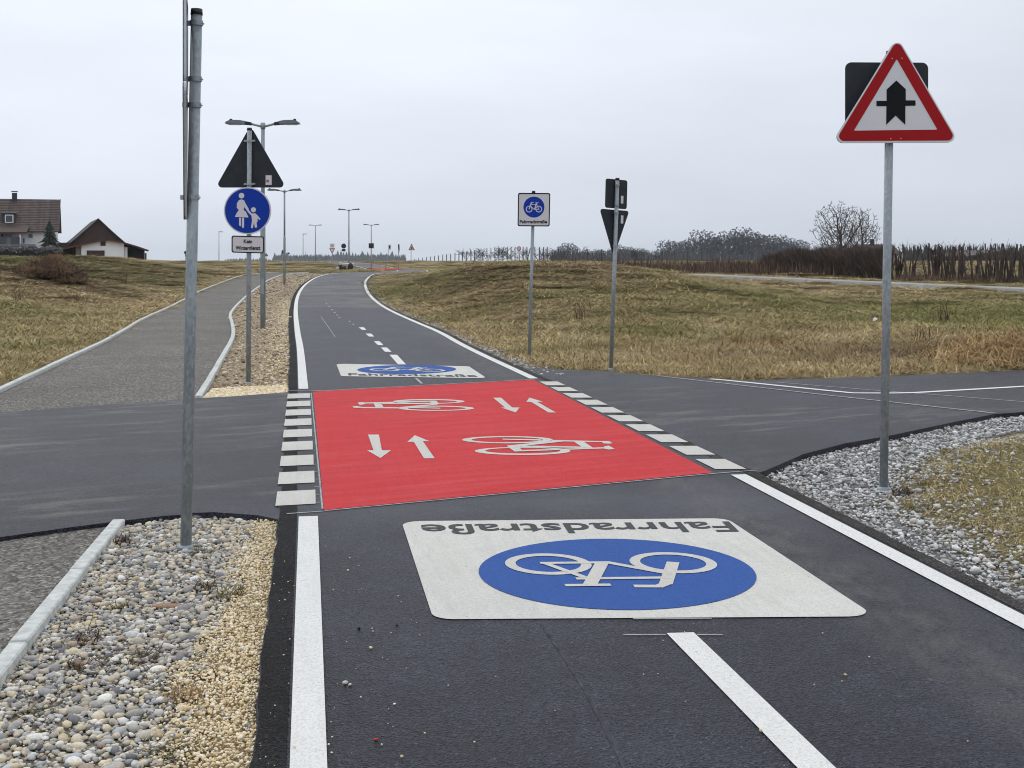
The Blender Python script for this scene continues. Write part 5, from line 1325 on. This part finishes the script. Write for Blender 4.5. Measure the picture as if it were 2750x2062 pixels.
def colonise(seed, h, w, trunk_h, n_attr, D, tip, low=.16, rmax=None, twigs=3):
    rg = np.random.default_rng(seed)
    u = rg.normal(0, 1, (n_attr, 3)); u /= np.linalg.norm(u, axis=1)[:, None]; r = rg.random(n_attr) ** .42
    zc, hz = h * (1 + low) / 2, h * (1 - low) / 2
    lump = 1 + .16 * np.sin(u[:, 0] * 4 + seed) * np.cos(u[:, 1] * 5) + .10 * np.sin(u[:, 2] * 9 + seed)
    A = u * (r * lump)[:, None] * np.array((w / 2, w / 2 * .9, hz)) + np.array((0, 0, zc)); A = A[(A[:, 2] > .08 * h)]
    N = [np.array((0, 0, -.3))]; par = [-1]; z = -.3
    while z < trunk_h:
        z += D; N.append(np.array((rg.normal(0, .03) * D, rg.normal(0, .03) * D, z))); par.append(len(N) - 2)
    for it in range(140):
        P_ = np.array(N); d2 = ((A[:, None, :] - P_[None]) ** 2).sum(-1); j = d2.argmin(1); dm = np.sqrt(d2[np.arange(len(A)), j])
        A = A[dm > D * 1.25]; j = j[dm > D * 1.25]
        if len(A) == 0: break
        added = 0
        for k in np.unique(j):
            v = A[j == k] - P_[k]; v = v / np.linalg.norm(v, axis=1)[:, None]; v = v.mean(0) + rg.normal(0, .16, 3) + np.array((0, 0, .06))
            q = P_[k] + v / max(np.linalg.norm(v), 1e-6) * D
            if min(((P_ - q) ** 2).sum(1)) < (D * .35) ** 2: continue
            N.append(q); par.append(int(k)); added += 1
        if not added: break
    n0 = len(N); has = set(par)
    for k in range(n0):                                               # short end twigs
        if k in has or k < 4: continue
        d = N[k] - N[par[k]]; d /= np.linalg.norm(d)
        for _ in range(twigs):
            v = d + rg.normal(0, .5, 3) + np.array((0, 0, .25)); N.append(N[k] + v / np.linalg.norm(v) * D * rg.uniform(.9, 1.8)); par.append(k)
    n = len(N); rad = np.zeros(n); ch = [[] for _ in range(n)]
    for k in range(1, n): ch[par[k]].append(k)
    for k in range(n - 1, -1, -1): rad[k] = tip if not ch[k] else sum(rad[c] ** 2.25 for c in ch[k]) ** (1 / 2.25)
    if rmax: rad = np.where(rad > tip * 1.2, tip + (rad - tip) * (rmax - tip) / (rad[0] - tip), rad)
    tk, cr = MB(), MB(); stack = [(0, None)]
    while stack:
        k, p = stack.pop(); chain = [k] if p is None else [p, k]
        while ch[chain[-1]]:
            cs = sorted(ch[chain[-1]], key=lambda c: -rad[c])
            for c in cs[1:]: stack.append((c, chain[-1]))
            chain.append(cs[0])
        rr = [min(rad[c], rad[chain[1]]) if i == 0 and p is not None else rad[c] for i, c in enumerate(chain)]
        m = max(rr); (tk if p is None else cr).tube([N[c] for c in chain], rr, 7 if p is None else (5 if m > tip * 3 else 3), caps=False)
    return tk, cr
def tree(loc, tc, label, group, bark, rz=0.0):
    r = empty("bare_tree", loc, label, "tree", group, rz)
    for m, nm in ((tc[0], "trunk"), (tc[1], "crown")):
        me = bpy.data.meshes.new(nm); me.from_pydata(m.v, [], m.f); me.update(); link(nm, me, bark, r)
    return r
Zt = 145.0; tx = lambda px, y=Zt: (px - CX) / F * y
g = "bare trees behind the brown hedge"
tree((tx(2258), Zt, .75), colonise(3, 7.5, 6.8, 1.5, 950, .21, .0105, .10, .24, twigs=5), "larger rounded bare tree rising above the brown hedge", g, M['bark'])
tree((tx(2350), Zt + 6, .75), colonise(12, 6.5, 5.2, 1.3, 650, .21, .0105, .12, .18, twigs=5), "smaller bare tree right of the larger one beside the house roof", g, M['bark'])
tree((tx(2305), Zt + 12, .75), colonise(24, 4.2, 4.4, .9, 320, .21, .0105, .10, .12, twigs=4), "low bare tree filling the gap between the two tall bare trees", g, M['bark'])
# bluish wood on the right: bare broadleaf trees
Zw = 650.0
wood = [(1800, 643, 'narrow bare hazy tree at the left end of the right wood'), (1838, 648, 'short bare hazy tree left of the first round crown in the right wood'), (1880, 622, "broad round hazy crown at the left of the right wood"), (1915, 632, "hazy tree in the dip between the two highest crowns of the right wood"), (1955, 621, "hazy tree left of the highest crown in the right wood"),
        (1992, 616, "highest hazy crown of the right wood"), (2025, 622, "hazy tree right of the highest crown in the right wood"), (2062, 630, "flat topped hazy tree right in the right wood"), (2098, 634, "hazy tree near the right end of the right wood"), (2132, 640, "last hazy tree of the right wood beside the brown hedge"), (1690, 662, "low hazy tree seen through the fence right of the leaning post"), (1655, 658, "hazy tree directly behind the inverted triangle back"), (1610, 668, "low hazy tree behind the fence left of the inverted triangle"), (1527, 652, "slender hazy tree above the fence between the two white and grey signs"), (1720, 668, "small hazy tree behind the fence at the right end of the mound")]
wprot = []
for k in range(3):
    tk, cr = colonise(60 + k, 15.0, 14.0, 3.0, 900, .56, .075, .06, .45, twigs=8)
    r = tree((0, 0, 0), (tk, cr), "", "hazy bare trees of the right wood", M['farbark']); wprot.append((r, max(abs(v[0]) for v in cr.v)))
for k, (px, top, lab) in enumerate(wood):
    base = -1.2; zt = H - (top - HY) / F * Zw; s = (zt - base) / 15.0
    loc = (tx(px, Zw), Zw + RNG.uniform(-8, 8), base)
    if k < 3: r = wprot[k][0]; r.location = loc; r["label"] = lab; r.scale = (s * 1.45, s * 1.45, s); r.rotation_euler = (0, 0, 1.1 * k)
    else: copy_tree(wprot[k % 3][0], loc, 2.1 * k, lab, (s * 1.45, s * 1.45, s))
def under_mass(name, x0, x1, y, h, n, mat, label, cat, hw=.06, seed=1, base=None, dy=1.0, kind='stuff', lean=.35):
    """many thin upright stalks as one mass"""
    rg = np.random.default_rng(seed); V, Fc = [], []
    for i in range(n):
        x = rg.uniform(x0, x1); yy = (y(x) if callable(y) else y) + rg.normal(0, dy); z = (base if base is not None else None)
        V.append((x, yy, 0)); 
    X = np.array(V); zb = land(X[:, 0], X[:, 1]) if base is None else np.full(n, base)
    L = h * rg.uniform(.45, 1.15, n); a = rg.uniform(0, 6.28, n); l = np.abs(rg.normal(0, lean, n))
    tip = X + np.c_[np.cos(a) * l * L, np.sin(a) * l * L, zb + L]; X[:, 2] = zb - .05
    sdv = np.c_[np.cos(a + 1.57), np.sin(a + 1.57) * .3, np.zeros(n)] * (hw * rg.uniform(.5, 1.4, n))[:, None]
    mid = X * .45 + tip * .55 + rg.normal(0, .05, (n, 3)) * L[:, None]
    VV = np.stack([X - sdv, X + sdv, mid + sdv * .8, mid - sdv * .8, tip], 1).reshape(-1, 3)
    q = np.arange(n)[:, None] * 5
    FF = np.r_[q + np.array([0, 1, 2]), q + np.array([0, 2, 3]), q + np.array([3, 2, 4])]
    o = link(name, np_mesh(name, VV, FF), mat); tag(o, label, cat, kind=kind); return o
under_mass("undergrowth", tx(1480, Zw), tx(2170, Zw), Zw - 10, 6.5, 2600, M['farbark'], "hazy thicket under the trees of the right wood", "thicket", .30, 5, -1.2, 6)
under_mass("brambles", 2.0, 22.0, lambda x: 92.0 - max(0, x - 9) * 1.15, .95, 5200, M['bramble'], "reddish brown bramble thicket between the mound and the brown hedge", "brambles", .022, 6, None, 2.6)
under_mass("brambles", -5.5, 12.0, 126.0, .50, 2600, M['bramble'], "low brown bramble growth along the foot of the fence behind the mound", "brambles", .022, 7, None, 3)
# conifers of the far wood
def conifer_mesh(seed, h=18.0, w=3.6, tiers=11, seg=13):
    rg = np.random.default_rng(seed); m = MB()
    for t in range(tiers):
        u = t / (tiers - 1); z = h * (.10 + .82 * u); r = w * (1 - u) ** .75 * rg.uniform(.8, 1.15) + .25; dz = h * .16
        vs = [(0, 0, z + dz)]
        for i in range(seg * 2):
            a = math.pi * i / seg; rr = r * (rg.uniform(.85, 1.15) if i % 2 == 0 else rg.uniform(.45, .7)); vs.append((rr * math.cos(a), rr * math.sin(a), z - (dz * .35 if i % 2 == 0 else 0) * rg.uniform(.4, 1.3)))
        m.add(vs, [(0, 1 + i, 1 + (i + 1) % (seg * 2)) for i in range(seg * 2)])
    return m
def conifer(loc, seed, label, group, mat, h, w, tiers=11):
    r = empty("conifer_tree", loc, label, "tree", group)
    MB().tube([(0, 0, -1), (0, 0, h * .95)], [h * .018, h * .003], 6).build("trunk", M['bark'], r)
    conifer_mesh(seed, h, w, tiers).build("crown", mat, r); return r
Zf = 1900.0
tops = [(640, 692), (655, 690), (672, 692), (690, 690), (735, 677), (742, 680), (757, 672), (763, 676), (779, 681), (788, 683), (797, 688), (830, 690), (846, 685), (855, 686), (865, 680), (874, 684), (882, 682), (890, 681), (898, 680), (906, 671), (913, 670), (920, 676), (928, 674), (938, 671), (944, 676), (950, 678), (957, 682), (968, 671), (975, 675), (983, 674), (990, 677), (998, 680), (1006, 684), (1014, 681), (1021, 676), (1024, 675), (1030, 682), (1036, 679), (1044, 682), (1050, 673), (1055, 675), (1062, 681), (1070, 684), (1078, 688)]
ORD = "first second third fourth fifth sixth seventh eighth ninth tenth eleventh twelfth".split()
seen_anchor = {}
def by_anchor(px, anchors, noun):
    a = max((q for q in anchors if q[0] <= px), key=lambda q: q[0]); seen_anchor[a] = seen_anchor.get(a, 0) + 1
    return f"{ORD[seen_anchor[a] - 1]} {noun} to the right of {a[1]}"
CON_ANCH = [(600, "the blue footpath sign"), (733, "the second lamp pole"), (768, "the tiny blue horizon sign"), (825, "the tiny red horizon triangle"), (854, "the smallest double arm lamp"), (893, "the far yield sign"), (924, "the black round sign back"), (937, "the third lamp pole"), (965, "the boulder pile slab"), (997, "the fourth lamp pole"), (1035, "the leaning plate post"), (1071, "the edge on sign plates")]
cg = "bluish conifers of the far wood"
cprot = [conifer((0, 0, 0), 300 + k, "bluish hazy conifer in the far wood behind the road bend", cg, M['conifer'], 18.0, [4.2, 5.2, 3.4][k]) for k in range(3)]
zbase = 1.65 - .003636 * Zf - .5
for k, (px, top) in enumerate(tops):
    s = ((H - (top - HY) / F * Zf) - zbase) / 18.6; loc = (tx(px, Zf), Zf + RNG.uniform(-25, 25), zbase)
    if k < 3: r = cprot[k]; r.location = loc; r.scale = (s * 1.25, s * 1.25, s)
    else: r = copy_tree(cprot[k % 3], loc, k * 1.7, None, (s * 1.25, s * 1.25, s))
    r["label"] = by_anchor(px, CON_ANCH, "bluish conifer")
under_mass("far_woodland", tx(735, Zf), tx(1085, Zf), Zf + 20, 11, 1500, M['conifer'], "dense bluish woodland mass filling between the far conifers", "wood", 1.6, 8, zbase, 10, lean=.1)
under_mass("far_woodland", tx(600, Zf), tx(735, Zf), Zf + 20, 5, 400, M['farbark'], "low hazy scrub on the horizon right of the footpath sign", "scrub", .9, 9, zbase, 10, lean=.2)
# spruce by the house and the pale hedge
xs, ys = (133 - CX) / F * 122, 122.0
conifer((xs, ys, 1.5), 400, "dark green spruce standing at the right corner of the white house", None, M['spruce'], 3.6, 1.15, 10)
hx0, hx1 = (-40 - CX) / F * 116, (165 - CX) / F * 116
def leafy(name, parent, x0, x1, y0, y1, z0, z1, n, s, mat, seed):
    rg = np.random.default_rng(seed); C = np.c_[rg.uniform(x0, x1, n), rg.uniform(y0, y1, n), rg.uniform(z0, z1, n)]
    C[:, 2] += .10 * np.sin(C[:, 0] * 3.1) + .06 * np.sin(C[:, 0] * 7.7)
    A = rg.normal(0, 1, (n, 3)); A /= np.linalg.norm(A, axis=1)[:, None]; B = np.cross(A, rg.normal(0, 1, (n, 3))); B /= np.linalg.norm(B, axis=1)[:, None]
    q = s * rg.uniform(.5, 1.4, n)[:, None]; V = np.stack([C + A * q, C + B * q * .6, C - A * q, C - B * q * .6], 1).reshape(-1, 3)
    return link(name, np_mesh(name, V, np.arange(n * 4).reshape(n, 4)), mat, parent)
hg = empty("hedge", ((hx0 + hx1) / 2, 116, 1.45), "clipped hedge with pale frosted top in front of the white house", "hedge")
w2 = (hx1 - hx0) / 2
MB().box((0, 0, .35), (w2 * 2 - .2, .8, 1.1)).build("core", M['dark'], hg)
leafy("lower_foliage", hg, -w2, w2, -.5, .5, -.2, .75, 9000, .07, M['hedge_dark'], 11); leafy("top_foliage", hg, -w2, w2, -.55, .55, .70, 1.15, 7000, .07, M['hedge_pale'], 12)
# brown hedge and coppiced shrubs on the right
def row_pt(px):
    t = np.interp(px, [1880, 2060, 2370, 2750], [90, 84, 71, 64]); return (px - CX) / F * t, t
hb = empty("hedge", (*row_pt(2215), .4), "tall brown leafless hedge of dense twigs left of the right sign post", "hedge")
bx, by = row_pt(2215)
def twig_mass(parent, name, pxa, pxb, n, h, mat, seed, hw, fan=.3, depth=.7, hf=None):
    rg = np.random.default_rng(seed); px = rg.uniform(pxa, pxb, n); pt = np.array([row_pt(p) for p in px])
    zb = land(pt[:, 0], pt[:, 1]); pt[:, 1] += rg.normal(0, depth, n)
    hh = h * (hf(px) if hf is not None else 1.0); L = hh * rg.uniform(.35, 1.0, n); b0 = rg.uniform(0, .55, n) * hh * (L < hh * .75)
    a = rg.uniform(0, 6.28, n); l = np.abs(rg.normal(0, fan, n))
    X = np.c_[pt[:, 0] - bx, pt[:, 1] - by, zb - .4 + b0]; tip = X + np.c_[np.cos(a) * l * L, np.sin(a) * l * L, np.minimum(L, hh - b0)]
    mid = (X + tip) / 2 + rg.normal(0, .06, (n, 3)) * L[:, None]; sdv = np.c_[np.ones(n), rg.normal(0, .4, n), np.zeros(n)] * (hw * rg.uniform(.5, 1.5, n))[:, None]
    VV = np.stack([X - sdv, X + sdv, mid + sdv * .8, mid - sdv * .8, tip], 1).reshape(-1, 3); q = np.arange(n)[:, None] * 5
    return link(name, np_mesh(name, VV, np.r_[q + np.array([0, 1, 2]), q + np.array([0, 2, 3]), q + np.array([3, 2, 4])]), mat, parent)
twig_mass(hb, "twigs", 2045, 2375, 9500, 2.25, M['twig'], 21, .013, .42, .7, hf=lambda p: np.interp(p, [2045, 2075, 2110, 2200, 2375], [.45, .72, .86, .95, 1.02]) * np.array([.86 + .22 * mnoise.noise(Vector((q * .035, 2.2, 0))) + .12 * mnoise.noise(Vector((q * .12, 7, 0))) for q in p]))
twig_mass(hb, "red_shoots", 2060, 2375, 3200, 1.6, M['bramble'], 22, .012, .55, .8)
twig_mass(hb, "lower_twigs", 1900, 2380, 2400, 1.0, M['bramble'], 23, .016, .4, .8)
def coppice(px, n, h, seed, lab):
    rg = random.Random(seed); x, y = row_pt(px); z = zat(x, y)
    r = empty("coppiced_shrub", (x, y, z), lab, "shrub", "coppiced shrubs along the farm track")
    for i in range(n):
        a = rg.uniform(0, 6.28); q = .42 * math.sqrt(rg.random()); p = Vector((q * math.cos(a), q * math.sin(a) * .7, -.1)); l = rg.uniform(.02, .32)
        hh = h * rg.uniform(.72, 1.06); rad = rg.uniform(.022, .055)
        pts = [p]; d = Vector((math.cos(a) * l, math.sin(a) * l, 1)).normalized()
        for k in range(3): d = (d + Vector((rg.gauss(0, .07), rg.gauss(0, .07), .1))).normalized(); pts.append(pts[-1] + d * hh / 3)
        MB().tube(pts, [rad * 1.2, rad, rad * .9, rad * .8], 5).build("stem", M['twig'], r)
    tw = MB()
    for i in range(60):
        a = rg.uniform(0, 6.28); q = rg.uniform(.1, .75); z0 = rg.uniform(.1, h * .9); p = Vector((q * math.cos(a), q * math.sin(a) * .8, z0)); d = Vector((math.cos(a) * .7, math.sin(a) * .5, rg.uniform(.2, 1.2))).normalized()
        tw.tube([p, p + d * rg.uniform(.2, .6)], [.010, .005], 3, caps=False)
    tw.build("twigs", M['twig'], r)
for k, (px, n, h, lab) in enumerate([(2398, 12, 1.9, "coppiced shrub touching the right sign post on its right side"), (2440, 9, 1.95, "narrow coppiced shrub with a thick leaning stem right of the house roof"), (2505, 14, 2.1, "coppiced shrub at the left of the middle group of cut stems"), (2535, 18, 2.1, "dense coppiced shrub in the centre of the middle group of cut stems"),
                                     (2572, 16, 2.1, "coppiced shrub at the right of the middle group of cut stems"), (2612, 6, 1.8, "thin coppiced shrub with a crooked pale stem in the gap between groups"), (2655, 14, 2.1, "coppiced shrub at the left edge of the group in front of the farm shed"), (2695, 18, 2.15, "densest coppiced shrub in front of the farm shed"), (2738, 18, 2.1, "coppiced shrub cut by the right picture edge")]): coppice(px, n, h, 500 + k, lab)
under_mass("undergrowth", row_pt(2380)[0], row_pt(2790)[0], lambda x: np.interp(x, [20, 32], [70, 61.5]), .4, 1600, M['bramble'], "low brown undergrowth along the feet of the coppiced shrubs", "undergrowth", .02, 31, None, .9)
under_mass("tree_line", tx(2440, 260), tx(2780, 260), 262, 4.2, 900, M['farbark'], "dark low tree line on the horizon behind the coppiced shrubs", "tree line", .25, 32, .0, 3, lean=.2)

# ------------------------------------------------------------------ fence on the crest
fence = empty("wire_fence", (0, 128, .8), "long wire fence of thin wooden posts on the crest behind the mound", "fence")
A0 = np.array(((1113 - CX) / F * 400, 400.0)); A1 = np.array(((1500 - CX) / F * 128, 128.0))
def fpost(x, y, top, r=.06):
    MB().tube([(x, y - 128, -3.0 + (0 if y < 200 else -1)), (x + RNG.normal(0, .012) * 2, y - 128, top - .8)], r, 6).build("fence_post", M['post'], fence)
pp = []
n = 34
for i in range(n):
    t = i / (n - 1); Z = 400 + (128 - 400) * t ** .82; px = 1125 + (1466 - 1125) * (1 / Z - 1 / 400) / (1 / 128 - 1 / 400)
    px = 1113 + (1470 - 1113) * t; Z = 1 / ((1 - t) / 400 + t / 128) if t < 1 else 128
    top = np.interp(px, [1113, 1330, 1470], [694.5, 664, 662]); z = H - (top - HY) / F * Z
    x = (px - CX) / F * Z; pp.append((x, Z, z)); fpost(x, Z, z + RNG.uniform(-.05, .05), .062 if Z < 200 else .10)
for px in (1500, 1539, 1579, 1616, 1662, 1707, 1742, 1778, 1812, 1847):
    Z = 128.0 + (px - 1470) * .02; z = H - (np.interp(px, [1470, 1850], [664, 676]) - HY) / F * Z; x = (px - CX) / F * Z; pp.append((x, Z, z)); fpost(x, Z, z + RNG.uniform(-.06, .06))
for (xa, ya, xb_, yb_) in ((1414, 698, 1424, 666), (1452, 699, 1430, 676), (1556, 699, 1577, 668), (1688, 697, 1664, 668), (1508, 700, 1526, 682)):
    Z = 127.6; q = px_at(Z); a, b_ = q(xa, ya), q(xb_, yb_); MB().tube([(a[0], Z - 128, a[1] - .8 - .4), (b_[0], Z - 128, b_[1] - .8)], .05, 6).build("brace", M['post'], fence)
for dz in (.35, .8): MB().tube([(x, y - 128 - .06, z - .8 - dz) for x, y, z in pp], .006, 3, caps=False).build("wire", M['wire'], fence)
# little bare saplings along the fence
sp_prot = []
for k in range(3):
    tk, cr = grow_tree(700 + k, 1.7, .5, 3, .3, .03, kids=(5, 4, 3), min_r=.012, up=.3)
    r = tree((0, 0, 0), (tk, cr), "thin bare sapling standing along the wire fence on the crest", "bare saplings along the wire fence", M['farbark']); r.name = "bare_sapling"; sp_prot.append(r)
for k, px in enumerate([1252, 1270, 1292, 1310, 1330, 1345, 1368, 1378, 1404, 1412, 1446, 1452, 1460, 1486, 1491, 1512, 1522, 1562, 1590, 1600, 1640, 1700, 1716, 1730, 1765, 1790]):
    Z = 131 + (k % 3); s = RNG.uniform(.7, 1.15); loc = ((px - CX) / F * Z, Z, .95)
    if k < 3: r = sp_prot[k]; r.location = loc
    else: r = copy_tree(sp_prot[k % 3], loc, 1.3 * k, None, s)
    r["label"] = by_anchor(px, [(1200, "the small far warning triangle, at the fence"), (1395, "the ringed prohibition sign, at the fence"), (1433, "the bicycle street sign pole, at the fence"), (1500, "the fence brace near the white bicycle sign"), (1640, "the inverted triangle back, at the fence")], "bare sapling")

# ------------------------------------------------------------------ haze
hz, nt, b = new_mat("haze_air")
nt.nodes.remove(b)
vol = nt.nodes.new("ShaderNodeVolumePrincipled")
vol.inputs["Color"].default_value = (0.78, 0.88, 1.0, 1); vol.inputs["Density"].default_value = 0.00016; vol.inputs["Anisotropy"].default_value = 0.0
nt.links.new(vol.outputs[0], nt.nodes["Material Output"].inputs["Volume"])
zlow = float(GZ.min()) - 1.0
haze = MB().box((0, 1150, (zlow + 19) / 2), (2420, 2380, 19 - zlow)).build("haze", hz)
tag(haze, kind='stuff')
